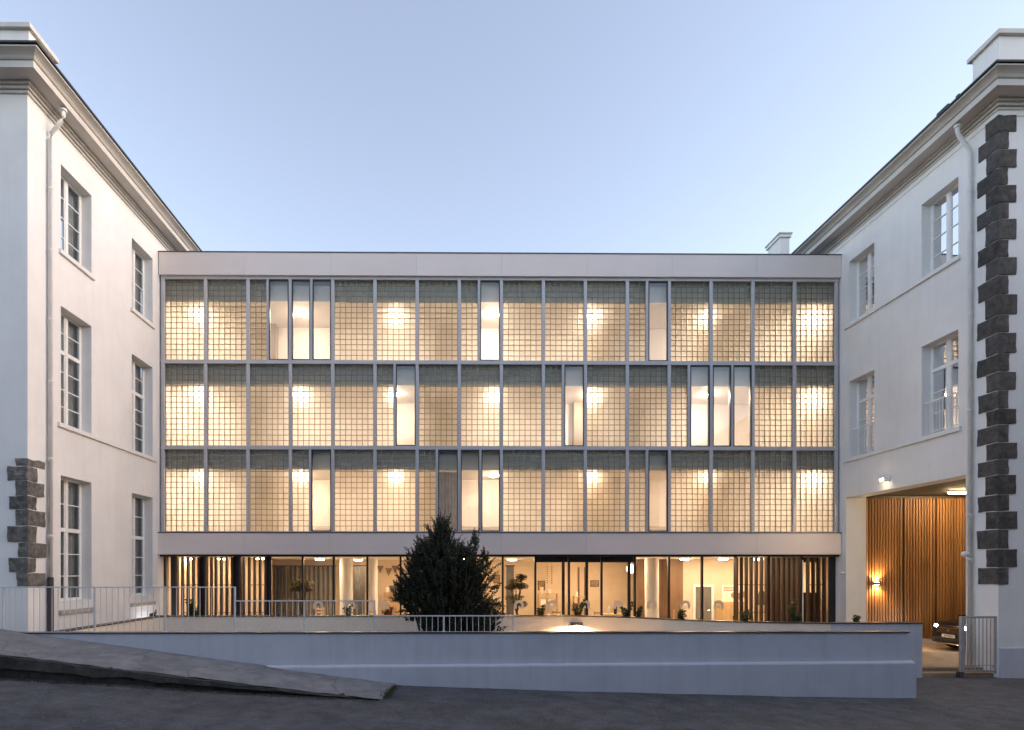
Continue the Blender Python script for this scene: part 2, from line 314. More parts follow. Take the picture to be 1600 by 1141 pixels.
while x < -1.6:
    w = random.uniform(1.5, 2.6); x1 = min(x+w, -1.42)
    mb = MB(); k = 14
    for i in range(k+1):
        xx = x+.003+(x1-x-.006)*i/k
        zt = pv_kerb(xx)-.012+.02*noise.noise((xx*3, 3, 3)); zb = road_z(xx, 10.9)-.1
        zm = zb+.1+(zt-zb-.1)*(.42+.22*noise.noise((xx*1.7, 4, 4)))
        for (yy, zz) in ((11.00, zb), (10.975, zm-.012), (10.895, zm+.01), (10.915, zt-.03), (11.12, zt+.0)):
            mb.v.append((xx, yy+.03*noise.noise((xx*3, zz*5, 1)), max(zz, zb) if zz == zt else zz+.012*noise.noise((xx*6, zz*6, 7))))
    mb.f = [(i*5+j, (i+1)*5+j, (i+1)*5+j+1, i*5+j+1) for i in range(k) for j in range(4)]
    mb.f += [(0, 1, 2, 3, 4), tuple(k*5+q for q in (4, 3, 2, 1, 0))]
    mb.build('kerb_stone', M['kerb'], pavement, smooth=False); x = x1

# ------------------------------------------------------------------ house across the street, behind the viewer (seen mirrored in the panes), plus an unseen wing added for shade
opp = thing('opposite_house', 'grey house across the street, only mirrored in the tall window panes', 'building', (0, -9, 0))
mb = MB(); mb.box(-34, 34, -20, -9, -1, 12.0); mb.build('wall', M['opposite'], opp)
MB().box(18, 34, -8.99, 10.2, -1, 12.0).build('unseen_wing', M['opposite'], opp)  # unseen wing, added to account for the shade on the right front
MB().add([(17.6, -8.59, 12.01), (34.4, -8.59, 12.01), (34.4, 10.6, 12.01), (17.6, 10.6, 12.01), (26, -8.59, 15.4), (26, 6, 15.4)], [(0, 1, 4), (1, 2, 5, 4), (2, 3, 5), (3, 0, 4, 5), (0, 3, 2, 1)]).build('roof', M['slate'], opp)
for fl in range(4):
    for q in range(4): MB().box(17.97, 17.998, -6.5+q*4.2, -5.4+q*4.2, .9+fl*2.85, 2.6+fl*2.85).build('window', M['car_glass'], opp)
MB().add([(-34.4, -8.6, 12.01), (34.4, -8.6, 12.01), (34.4, -20.4, 12.01), (-34.4, -20.4, 12.01), (-30, -14.5, 15.5), (30, -14.5, 15.5)], [(0, 1, 5, 4), (1, 2, 5), (2, 3, 4, 5), (3, 0, 4), (0, 3, 2, 1)]).build('roof', M['slate'], opp)
for xx in (-16, 1.5, 19): MB().box(xx, xx+1.4, -14, -13, 13.4, 17).build('chimney', M['opposite'], opp)
for fl in range(4):
    for q in range(16):
        xx = -31+q*4.0; z = .9+fl*2.85; w = MB().box(xx, xx+1.1, -8.998, -8.97, z, z+1.7).build('window', M['car_glass'], opp)

# ------------------------------------------------------------------ street wall, court wall, ramp, steps
XE = onY(1420, 1000, 12.5).x; XEP = onY(1432, 1060, YW).x
sw = thing('street_wall', 'low rendered street wall with black coping and projecting plinth', 'wall', (0, 12.5, 0))
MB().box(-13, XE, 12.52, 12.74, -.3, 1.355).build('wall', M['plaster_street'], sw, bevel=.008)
MB().box(-13, XE+.02, 12.49, 12.77, 1.357, 1.378).build('coping', M['coping'], sw, bevel=.004)
mb = MB(); k = 60
for i in range(k+1):
    x = -6.5+(XEP+6.5)*i/k; zt = .665+.07*(x+2)/12+.006*noise.noise((x*2, 0, 0)); yj = .006*noise.noise((x*1.2, 2, 0))
    e = .03 if i in (0, k) else 0
    for (yy, zz) in ((YW+yj, -.3), (YW+yj, zt-.04), (YW+.012+yj, zt-.012), (YW+.04, zt), (12.53, zt+.012), (12.53, -.3)): mb.v.append((x-(e if i == k and zz > zt-.03 else 0), yy, zz))
mb.f = [(i*6+j, (i+1)*6+j, (i+1)*6+j+1, i*6+j+1) for i in range(k) for j in range(4)]+[tuple(range(6)), tuple(k*6+q for q in (5, 4, 3, 2, 1, 0))]
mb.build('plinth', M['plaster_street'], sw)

# court wall: straight along the wing, across the court, then curving towards the gate
ZC = 1.37
pl = [onZ(80, 992, ZC)]
pa = onZ(255, 962.5, ZC); YCW = pa.y
XS = pa.x
path = [(XS, 12.78), (XS, YCW), (onY(880, 962, YCW).x, YCW)]
for (x, y) in ((930, 962.8), (985, 964.6), (1035, 967), (1090, 969.2), (1150, 971.2), (1220, 972.8), (1298, 973.6)):
    p = onZ(x, y, ZC); path.append((p.x, p.y))
YG = path[-1][1]
path.append((onY(1441, 1000, YG).x, YG))
def offset(path, d):
    out = []
    for i, p in enumerate(path):
        a = Vector(path[max(i-1, 0)]); b = Vector(p); c = Vector(path[min(i+1, len(path)-1)])
        n1 = (b-a).normalized() if i else (c-b).normalized(); n2 = (c-b).normalized() if i < len(path)-1 else n1
        n1 = Vector((-n1.y, n1.x)); n2 = Vector((-n2.y, n2.x)); nn = (n1+n2).normalized(); out.append(tuple(b+nn*d/max(.3, nn.dot(n1))))
    return out
cw = thing('court_wall', 'beige court wall with thin black coping curving in front of the ground floor', 'wall', (0, YCW, 0))
def strip(path, d0, d1, z0, z1, name, mat, bevel=0):
    a = offset(path, d0); b = offset(path, d1); mb = MB(); n = len(path)
    for p, q in zip(a, b): mb.v += [(p[0], p[1], z0), (q[0], q[1], z0), (q[0], q[1], z1), (p[0], p[1], z1)]
    for i in range(n-1):
        for j in range(4): mb.f.append((i*4+j, i*4+(j+1) % 4, (i+1)*4+(j+1) % 4, (i+1)*4+j))
    mb.f += [(0, 1, 2, 3), tuple((n-1)*4+j for j in (3, 2, 1, 0))]
    return mb.build(name, mat, cw, bevel=bevel)
strip(path[:-1], 0, .22, -.3, ZC-.02, 'wall', M['plaster_court'])
strip(path[-2:], -.002, .222, -.3, ZC-.021, 'wall', M['plaster_street'])  # bluer end leg: the shading past the bend is put into its colour
strip(path, -.03, .25, ZC-.018, ZC+.004, 'coping', M['coping'])
# planting bed behind the wall
bed = offset(path[1:], .23); bed2 = offset(path[1:], .95)
mb = MB(); nb = len(bed)
for p, q in zip(bed, bed2): mb.v += [(p[0], p[1], 1.2), (q[0], q[1], 1.2)]
mb.f = [(i*2, i*2+1, i*2+3, i*2+2) for i in range(nb-1)]
struct(mb.build('planting_soil', M['soil']))
MB().box(XS-.9, XS+.0, 16.9, YCW+.9, -.3, 1.18)
a = offset(path[1:], .96); b = offset(path[1:], 1.06); mb = MB()
for p, q in zip(a, b): mb.v += [(p[0], p[1], -.3), (q[0], q[1], -.3), (q[0], q[1], 1.24), (p[0], p[1], 1.24)]
for i in range(nb-1):
    for j in range(4): mb.f.append((i*4+j, i*4+(j+1) % 4, (i+1)*4+(j+1) % 4, (i+1)*4+j))
mb.build('bed_wall', M['plaster_court'], cw)
# ramp between the two walls, court floor, steps at the gate
mb = MB(); rp = [(XS+.01, 12.75), (XS+.01, YCW)]+[p for p in path[2:]]+[(XE, YG), (XE, 12.75)]
mb.add([(x, y, max(-.02, .62*(1-(x-XS)/(9.5-XS)))) for x, y in rp], [tuple(range(len(rp)))])
struct(mb.build('ramp', M['court']))
YST = YG+.25
mb = MB()
def court_z(y): return .17-.25*max(0, min(1, (y-YST)/5.2))
cy = rng(YST+.3, 21.6, 12); cxs = [XL+.1, 0, 8, XR, XR+4, XR+11]
for y in cy:
    for x in cxs: mb.v.append((x, y, court_z(y)))
mb.f = [(j*6+i, j*6+i+1, (j+1)*6+i+1, (j+1)*6+i) for j in range(12) for i in range(5)]
struct(mb.build('court_floor', M['court'], fixn=False))
st = struct(MB().box(path[-1][0]+.01, XR-.005, YG+.0, YG+.28, -.3, .075).build('step', M['court'], bevel=.008))
struct(MB().box(path[-1][0]+.01, XR-.005, YG+.285, YG+.56, -.3, .168).build('step', M['court'], bevel=.008))

# ------------------------------------------------------------------ wings
def wall_grid(mb, T, us, zs, ops):
    us = sorted(set(us+[u for o in ops for u in o[:2]])); zs = sorted(set(zs+[z for o in ops for z in o[2:4]]))
    for u0, u1 in zip(us, us[1:]):
        for z0, z1 in zip(zs, zs[1:]):
            uc = (u0+u1)/2; zc = (z0+z1)/2
            if any(o[0] < uc < o[1] and o[2] < zc < o[3] for o in ops): continue
            mb.quad(T(u0, 0, z0), T(u1, 0, z0), T(u1, 0, z1), T(u0, 0, z1))
    for (u0, u1, z0, z1, d) in ops:
        for a, b in (((u0, z0), (u1, z0)), ((u1, z0), (u1, z1)), ((u1, z1), (u0, z1)), ((u0, z1), (u0, z0))):
            mb.quad(T(a[0], 0, a[1]), T(b[0], 0, b[1]), T(b[0], d, b[1]), T(a[0], d, a[1]))
def tbox(mb, T, u0, u1, d0, d1, z0, z1):
    a = T(u0, d0, z0); b = T(u1, d1, z1); mb.box(a[0], b[0], a[1], b[1], a[2], b[2])
def wing_window(parent, T, u0, u1, z0, z1, d, top, low, rail=False, label=None):
    fr = MB(); fw = .055
    zt = z1 if not top else z0+(z1-z0)*top[1]
    tbox(fr, T, u0, u0+fw, d, d+.07, z0, z1); tbox(fr, T, u1-fw, u1, d, d+.07, z0, z1)
    tbox(fr, T, u0+fw, u1-fw, d+.002, d+.068, z0, z0+fw+.02); tbox(fr, T, u0+fw, u1-fw, d+.002, d+.068, z1-fw, z1)
    uc = (u0+u1)/2; tbox(fr, T, uc-.05, uc+.05, d-.012, d+.06, z0+.02, z1-.02)
    if top: tbox(fr, T, u0+.02, u1-.02, d-.008, d+.064, zt-.055, zt+.055)
    lights = [(z0+fw+.02, zt-(.055 if top else fw), low)]
    if top: lights.append((zt+.055, z1-fw, top[0]))
    for (a, b, nrow) in lights:
        for s0, s1 in ((u0+fw, uc-.05), (uc+.05, u1-fw)):
            tbox(fr, T, s0, s0+.03, d+.004, d+.055, a, b); tbox(fr, T, s1-.03, s1, d+.004, d+.055, a, b)
            for k in range(1, nrow): zz = a+(b-a)*k/nrow; tbox(fr, T, s0+.03, s1-.03, d+.006, d+.05, zz-.013, zz+.013)
    w = fr.build('window', M['white_frame'], parent)
    for (a, b, nrow) in lights:
        for s0, s1 in ((u0+fw+.03, uc-.08), (uc+.08, u1-fw-.03)):
            for k in range(nrow):
                za = a+(b-a)*k/nrow+.013; zb = a+(b-a)*(k+1)/nrow-.013
                p = MB(); j = [random.uniform(-.002, .002) for _ in range(2)]
                p.quad(T(s0, d+.028+j[0], za), T(s1, d+.028+j[1], za), T(s1, d+.028-j[0], zb), T(s0, d+.028-j[1], zb)); p.build('pane', M['wing_pane'], w, fixn=False)
    for s, (ca, cb) in enumerate(((u0-.1, u0+.52*(u1-u0)*random.uniform(.55, .9)), (u1-.55*(u1-u0)*random.uniform(.6, .9), u1+.1))):
        cu = MB(); kk = 24
        for i in range(kk+1):
            uu = ca+(cb-ca)*i/kk; dd = d+.2+.035*math.sin(i*1.5+s); cu.v += [T(uu, dd, z0-.05), T(uu, dd, z1+.05)]
        cu.f = [(2*i, 2*i+2, 2*i+3, 2*i+1) for i in range(kk)]
        cu.build('curtain', M['sheer'], w, smooth=True, fixn=False)
    return w
def juliet(parent, T, u0, u1, z0):
    r = MB(); d = .10
    tbox(r, T, u0, u1, d-.018, d+.018, z0+.98, z0+1.01); tbox(r, T, u0, u1, d-.012, d+.012, z0+.09, z0+.11)
    g = r.build('window_guard', M['white_frame'], parent)
    n = 11
    for i in range(n):
        u = u0+(u1-u0)*(i+.5)/n; b = MB(); tbox(b, T, u-.008, u+.008, d-.008, d+.008, z0+.1, z0+.98); b.build('baluster', M['white_frame'], g)
def sweep_cornice(prof, X, Yc, sgn, mat, name, parent, xfar=13):
    mb = MB(); n = len(prof)
    for (o, z) in prof: mb.v.append((X-sgn*xfar, Yc-o, z))
    for (o, z) in prof: mb.v.append((X+sgn*o, Yc-o, z))
    for (o, z) in prof: mb.v.append((X+sgn*o, YB, z))
    for s in range(2):
        for i in range(n-1): mb.f.append((s*n+i, s*n+i+1, (s+1)*n+i+1, (s+1)*n+i))
    return mb.build(name, mat, parent)
PROF_M = [(-.05, 14.50), (.05, 14.50), (.05, 14.555), (.035, 14.557), (.035, 14.575), (.10, 14.577), (.10, 14.63), (.085, 14.632), (.085, 14.65), (.16, 14.652), (.16, 14.71), (-.05, 14.712)]
PROF_C = [(-.05, 14.715), (.50, 14.725), (.50, 14.71), (.53, 14.71), (.53, 14.865), (.515, 14.867), (.515, 14.885), (.55, 14.887), (.575, 14.91), (.60, 14.94), (.655, 14.975), (.72, 15.0), (.755, 15.01), (.755, 15.05), (-.05, 15.052)]
def stone(mb, x0, x1, y0, y1, z0, z1, j=.012):
    k = 3; seen = {}
    def P(i, a, b):
        key = (i, a, b)
        if key not in seen:
            q = Vector((x0+(x1-x0)*i/k, y0+(y1-y0)*a/k, z0+(z1-z0)*b/k))
            e = sum(1 for c in (i, a, b) if c in (0, k))
            cen = Vector(((x0+x1)/2, (y0+y1)/2, (z0+z1)/2)); nz = Vector((noise.noise(q*5), noise.noise(q*5+Vector((9, 0, 0))), noise.noise(q*5+Vector((0, 9, 0)))))
            q = q+nz*j*1.6+(cen-q).normalized()*(.012 if e >= 2 else 0)
            seen[key] = len(mb.v); mb.v.append(tuple(q))
        return seen[key]
    for a in range(k):
        for b in range(k):
            for s in (0, k):
                mb.f.append((P(s, a, b), P(s, a+1, b), P(s, a+1, b+1), P(s, a, b+1)))
                mb.f.append((P(a, s, b), P(a+1, s, b), P(a+1, s, b+1), P(a, s, b+1)))
                mb.f.append((P(a, b, s), P(a+1, b, s), P(a+1, b+1, s), P(a, b+1, s)))

def make_wing(side):
    sgn = 1 if side == 'L' else -1                   # +1: side wall faces +X
    X = XL if side == 'L' else XR; Yc = YCL if side == 'L' else YCR
    T = lambda u, d, z: (X-sgn*d, u, z)
    if side == 'L':
        wing = thing('rendered_building', 'white rendered old building with grey stone quoin at its foot, left of the glass front', 'building', (X, Yc, 0))
        u1, u2 = onX(95, 300, X).y, onX(143, 300, X).y; u3, u4 = onX(206, 300, X).y, onX(238.5, 300, X).y
        rows = [(8.62, 10.93, None, 4), (4.0, 7.13, (2, .655), 4), (-.82, 2.58, (2, .58), 3)]
    else:
        wing = thing('rendered_building', 'white rendered old building with dark quoins and tall carriage opening, right of the glass front', 'building', (X, Yc, 0))
        u1, u2 = onX(1497.5, 300, X).y, onX(1440, 300, X).y; u3, u4 = onX(1366, 300, X).y, onX(1327, 300, X).y
        rows = [(8.72, 10.93, None, 4), (4.0, 6.70, (1, .72), 3)]
    ops = []
    for (a, b, t, l) in rows:
        for (p, q) in ((u1, u2), (u3, u4)): ops.append((p, q, a+EYE, b+EYE, .30))
    if side == 'R':
        pu0 = onX(1509, 742, X).y; pu1 = onX(1322, 776, X).y; PZ = 2.63+EYE
        ops.append((pu0, pu1, -.4, PZ, .56))
    mb = MB(); wall_grid(mb, T, [Yc, YB]+rng(Yc+.5, YB, 10)[0:0], [-.4, 14.72], ops)
    # street face, back and far side
    Tf = lambda u, d, z: (u, Yc+d, z)
    xa, xb = (X-13, X) if side == 'L' else (X, X+13)
    wall_grid(mb, Tf, [xa, xb], [-.4, 14.72], [])
    mb.quad((xa, YB, -.4), (xb, YB, -.4), (xb, YB, 14.72), (xa, YB, 14.72))
    fx = X-sgn*13; mb.quad((fx, Yc, -.4), (fx, YB, -.4), (fx, YB, 14.72), (fx, Yc, 14.72))
    mb.build('wall', M['plaster'], wing, fixn=False)
    sweep_cornice(PROF_M, X, Yc, sgn, M['cornice'], 'cornice_moulding', wing); sweep_cornice(PROF_C, X, Yc, sgn, M['cornice'], 'cornice', wing)
    # roof
    o = .80; mb = MB(); z0 = 15.055
    e = [(X-sgn*13, Yc-o), (X+sgn*o, Yc-o), (X+sgn*o, YB)]; r = [(X-sgn*13, Yc+6.2), (X-sgn*6.2, Yc+6.2), (X-sgn*6.2, YB)]
    for p in e: mb.v.append((p[0], p[1], z0))
    for p in e: mb.v.append((p[0], p[1], z0+.05))
    for p in r: mb.v.append((p[0], p[1], z0+2.6))
    mb.f = [(0, 1, 4, 3), (1, 2, 5, 4), (3, 4, 7, 6), (4, 5, 8, 7)]
    roof = mb.build('roof', M['slate'], wing)
    if side == 'R':
        for (xa, xb, hh) in ((1464, 1482, .13), (1494, 1499, .12)):
            ya, yb2 = onX(xb, 150, X-.74).y, onX(xa, 150, X-.74).y
            MB().box(X-.76, X-.30, ya, yb2, z0-.0+.06, z0+.02+hh).build('roof_vent', M['slate'], roof, bevel=.01)
    # block on the roof corner
    if side == 'L': bx0, bx1, by0, by1, bt = X-4, X+.17, onX(45, 100, X+.17).y, onX(83, 100, X+.17).y, onX(45, 33, X+.25).z
    else: bx0, bx1, by0, by1, bt = X-.05, X+4, onX(1561, 100, X-.05).y, onX(1520, 100, X-.05).y, onX(1561, 46, X-.1).z
    pb = MB().box(bx0, bx1, by0, by1, 14.9, bt-.12).build('chimney_block', M['plaster'], wing)
    MB().box(bx0-.09, bx1+.09, by0-.09, by1+.09, bt-.118, bt).build('cap', M['cornice'], pb, bevel=.01)
    # windows, sills
    for ri, (a, b, t, l) in enumerate(rows):
        for ci, (p, q) in enumerate(((u1, u2), (u3, u4))):
            w = wing_window(wing, T, p, q, a+EYE, b+EYE, .29 if side == 'L' else .27, t, l)
            if side == 'R' and ri == 1: juliet(w, T, p+.01, q-.01, a+EYE)
            if (side == 'L' and ri in (0, 2)):
                s = MB(); dz = -.12 if ri == 0 else -.34
                tbox(s, T, p-.09, q+.09, -.07, .25 if ri == 0 else .0, a+EYE+dz, a+EYE+dz+.115); s.build('sill', M['sill'] if ri else M['plaster'], w, bevel=.006)
    if side == 'L':
        s = MB(); tbox(s, T, u1-.14, u4+.18, -.07, .02, 3.86+EYE-.0, 3.86+EYE+.115); s.build('sill_course', M['plaster'], wing, bevel=.006)
    else:
        s = MB(); tbox(s, T, u1-.08, u4+.2, -.07, .02, 8.60+EYE, 8.60+EYE+.115); s.build('sill_course', M['plaster'], wing, bevel=.006)
        s = MB(); tbox(s, T, u1-.10, u4+.2, -.07, .02, 3.87+EYE, 3.87+EYE+.13); s.build('sill_course', M['plaster'], wing, bevel=.006)
        # frieze line and plinth
        s = MB(); tbox(s, T, Yc-.0, YB, -.022, .0, 14.36, 14.502); s.build('frieze', M['plaster'], wing)
        MB().box(X, X+13, Yc-.022, Yc, 14.36, 14.502).build('frieze', M['plaster'], wing)
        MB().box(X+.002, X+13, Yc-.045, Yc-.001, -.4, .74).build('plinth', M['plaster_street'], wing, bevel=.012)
    # downpipe
    yp = onX(79, 500, X+.09).y if side == 'L' else onX(1515.5, 600, X-.09).y
    xp = X+sgn*.09; zb = 1.9 if side == 'L' else -.02; ztop = 13.95
    dp = MB().tube([(X+sgn*.42, yp, 14.72), (X+sgn*.42, yp, 14.5), (X+sgn*.38, yp, 14.38), (xp+sgn*.02, yp, 14.05), (xp, yp, 13.9), (xp, yp, zb)], .052, 14).build('downpipe', M['pipe'], wing, smooth=True)
    MB().lathe([(.085, 0), (.085, .06), (.06, .07)], (X+sgn*.42, yp, 14.62), 14).build('outlet', M['pipe'], dp, smooth=False)
    for z in ((12.6, 11.0, 9.2, 7.6, 5.6, 3.6) if side == 'L' else (12.9, 9.6, 7.0, 4.2, 3.0)):
        MB().lathe([(.052, 0), (.062, .004), (.062, .05), (.052, .054)], (xp, yp, z), 14).build('collar', M['pipe'], dp)
        MB().box(xp-.012, xp+.012, yp-.09, yp+.09, z-.05, z-.025).build('bracket', M['galv'], dp)
    if side == 'L': MB().tube([(xp, yp, 2.55), (xp, yp, 2.5), (xp, yp, -.2)], [.066, .072, .072], 14).build('pipe_shoe', M['iron'], dp, smooth=False)
    # quoins
    if side == 'R':
        zt = onX(1560, 180, X).z; zbm = onX(1560, 914, X).z; nq = 26; zz = zt
        hs = [random.uniform(.85, 1.15) for _ in range(nq)]; sc = (zt-zbm)/sum(hs)
        for i in range(nq):
            h = hs[i]*sc; longf = i % 2 == 0
            fxw, sdw = (.45, .33) if longf else (.24, .56)
            fxw += random.uniform(-.02, .02); sdw += random.uniform(-.02, .02); s = MB()
            stone(s, X-.035, X+fxw, Yc-.035, Yc+sdw, zz-h+.006, zz-.006, .010); s.build('quoin_stone', M['basalt'], wing); zz -= h
    else:
        zt = onX(43, 716, X).z; zbm = onX(43, 917, X).z; nq = 9; hs = [.5]+[random.uniform(.9, 1.1) for _ in range(8)]; sc = (zt-zbm)/sum(hs); zz = zt
        for i in range(nq):
            h = hs[i]*sc; longf = i % 2 == 1
            fxw, sdw = (.47, .30) if longf else (.26, .62)
            s = MB(); stone(s, X-fxw+random.uniform(-.03, .03), X+.03, Yc-.03, Yc+sdw+random.uniform(-.05, .03), zz-h+.005, zz-.005, .02); s.build('quoin_stone', M['old_stone'], wing); zz -= h
    return wing, T, (ops[-1] if side == 'R' else None)
wingL, TL, _ = make_wing('L')
wingR, TR, porch = make_wing('R')

# carriage passage through the right building
pu0, pu1, _, PZ, _ = porch
PC = 2.86+EYE; YP = 21.55; XP1 = XR+10
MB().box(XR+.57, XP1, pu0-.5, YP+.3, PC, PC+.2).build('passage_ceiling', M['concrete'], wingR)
MB().box(XR+.57, XP1, pu0-.62, pu0-.5, -.4, PC).build('passage_wall', M['plaster'], wingR)
MB().box(XP1, XP1+.2, pu0-.6, YP+.3, -.4, PC+.2).build('passage_wall', M['plaster'], wingR)
MB().box(XR+.3, XP1, YP+.16, YP+.3, -.4, PC).build('passage_wall', M['dark_brown'], wingR)
MB().box(XR+.562, XR+.72, pu1+.001, YP+.16, -.4, PC).build('passage_wall', M['plaster'], wingR)
MB().box(XR+.72, XP1, YP-.02, YP+.15, -.3, .17).build('passage_plinth', M['plaster_court'], wingR)
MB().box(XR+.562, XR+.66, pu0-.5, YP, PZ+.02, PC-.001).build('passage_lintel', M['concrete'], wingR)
# timber slat cladding in three slightly folded leaves
edges = [onY(1349, 800, YP).x, onY(1411, 800, YP).x, onY(1462, 800, YP).x, onY(1530, 800, YP).x, onY(1600, 800, YP).x]
slat_me = MB().box(-.030, .030, -.075, 0, 0, 1).mesh('cladding_slat', M['pine'])
for k, (a, b) in enumerate(zip(edges, edges[1:])):
    a2 = a+.05 if k else a
    bp = MB().box(a2-.02, b-.03, YP+.06, YP+.1, .17, PC-.06).build('cladding_panel', M['dark_brown'], wingR)
    ns = max(3, int((b-.05-a2)/.098))
    for i in range(ns):
        x = a2+(b-.05-a2)*(i+.5)/ns; y = YP+.05-.06*((i/ns)-.5)+random.uniform(-.004, .004)
        o = inst(slat_me, 'cladding_slat', bp, (x, y, .18+random.uniform(-.01, .01))); o.scale = (1, 1, PC-.10-.18+random.uniform(-.01, .01))

# ------------------------------------------------------------------ main building
mainb = thing('glass_block_building', 'three-storey glass block building between the two white wings, lit from within', 'building', (0, YF, 0))
zT = zf(397.5); zFb = zf(433.5)
rowsY = [(438, 563.5), (569.5, 697), (703, 830.5)]
ROWS = [(zf(b), zf(a)) for a, b in rowsY]
zB1, zB0 = zf(833.5), zf(866.5)
for fi in range(8):
    fa = XL+.03+(XR-XL-.04)*fi/8; fb = XL+.03+(XR-XL-.04)*(fi+1)/8
    MB().box(fa+.002, fb-.002, YF-.10+random.uniform(-.002, .002), YF+.3, zFb, zT-.03).build('fascia_panel', M['fascia'], mainb, bevel=.004)
    fa = XL+(XR-XL-.02)*fi/8; fb = XL+(XR-XL-.02)*(fi+1)/8
    MB().box(fa+.002, fb-.002, YF-.12+random.uniform(-.002, .002), YF+.3, zB0, zB1-.004).build('fascia_panel', M['fascia'], mainb, bevel=.004)
MB().box(XL+.02, XR-.00, YF-.125, YF+.5, zT-.028, zT).build('roof_flashing', M['zinc'], mainb)
MB().box(XL-.0, XR-.02, YF-.135, YF+.02, zB1-.003, zB1+.035).build('base_flashing', M['zinc'], mainb)
for xx in (420, 640, 860, 1080):
    X_ = onY(xx, 415, YF).x
MB().box(XL+.01, XR-.01, YF+.31, YF+9, zT-.35, zT-.1).build('roof', M['zinc'], mainb)
xm0 = onY(254.3, 600, YF).x; xm1 = onY(1307.3, 600, YF).x; PITCH = (xm1-xm0)/16
def mx(k): return xm0+PITCH*k
MW = .058
for k in range(17):
    MB().box(mx(k)-MW, mx(k)+MW, YF, YF+.20, ROWS[2][0]-.02, ROWS[0][1]+.02).build('mullion', M['frame'], mainb, bevel=.004, seg=1)
tz = [(ROWS[0][1]-.002, zFb-.001), (ROWS[1][1], ROWS[0][0]), (ROWS[2][1], ROWS[1][0]), (zB1+.036, ROWS[2][0])]
for a, b in tz: MB().box(mx(0)-MW-.01, mx(16)+MW+.01, YF-.006, YF+.205, min(a, b), max(a, b)).build('transom', M['frame'], mainb, bevel=.004, seg=1)
H = .47
LAY = [
    {2: ('b', 'w'), 3: ('w', 'w'), 7: ('b', 'w'), 11: ('b', 'w')},
    {5: ('b', 'w'), 9: ('b', 'w'), 12: ('b', 'w'), 13: ('w', 'w')},
    {3: ('b', 'w'), 6: ('b', 'w'), 7: ('w', 'w'), 11: ('b', 'w')}]
def block_geo(mb, x0, x1, z0, z1, y=0.0):
    g = .011; x0 += g; x1 -= g; z0 += g; z1 -= g; i = .022
    a = [(x0, y+.012, z0), (x1, y+.012, z0), (x1, y+.012, z1), (x0, y+.012, z1)]
    b = [(x0+i, y, z0+i), (x1-i, y, z0+i), (x1-i, y, z1-i), (x0+i, y, z1-i)]
    d = [(x0, y+.085, z0), (x1, y+.085, z0), (x1, y+.085, z1), (x0, y+.085, z1)]
    mb.add(a+b+d, [(4, 5, 6, 7)]+[(q, (q+1) % 4, 4+(q+1) % 4, 4+q) for q in range(4)]+[(8+q, 8+(q+1) % 4, (q+1) % 4, q) for q in range(4)]+[(11, 10, 9, 8)])
single = {(2, 12), (1, 7)}
def block_panel(x0, x1, z0, z1, nc, ri, k):
    cw_, ch = (x1-x0)/nc, (z1-z0)/15; y = YF+.055
    j = MB()
    for i in range(nc+1): j.box(x0+cw_*i-.011, x0+cw_*i+.011, y+.016, y+.08, z0, z1)
    for i in range(16): j.box(x0, x1, y+.0155, y+.0805, z0+ch*i-.011, z0+ch*i+.011)
    p = j.build('glass_block_panel', M['mortar'], mainb, fixn=False)
    if (ri, k) in single or (ri, k, nc) == (2, 11, 3):
        me = MB(); block_geo(me, 0, cw_, 0, ch); me = me.mesh('glass_block', M['blocks'])
        for c in range(nc):
            for r in range(15): inst(me, 'glass_block', p, (x0+cw_*c, y, z0+ch*r))
    else:
        mb = MB()
        for c in range(nc):
            for r in range(15): block_geo(mb, x0+cw_*c, x0+cw_*(c+1), z0+ch*r, z0+ch*(r+1), y)
        tag(mb.build('glass_blocks', M['blocks'], p), kind='stuff')
def tall_window(x0, x1, z0, z1, ri):
    f = MB(); w = .028; y0, y1 = YF-.012, YF+.07
    f.box(x0, x0+w, y0, y1, z0, z1); f.box(x1-w, x1, y0, y1, z0, z1); f.box(x0+w, x1-w, y0+.001, y1-.001, z0, z0+w); f.box(x0+w, x1-w, y0+.001, y1-.001, z1-w-.02, z1)
    f = f.build('window', M['black'], mainb)
    MB().quad((x0+w, YF+.03, z0+w), (x1-w, YF+.03, z0+w), (x1-w, YF+.03, z1-w-.02), (x0+w, YF+.03, z1-w-.02)).build('pane', M['coated'], f, fixn=False)
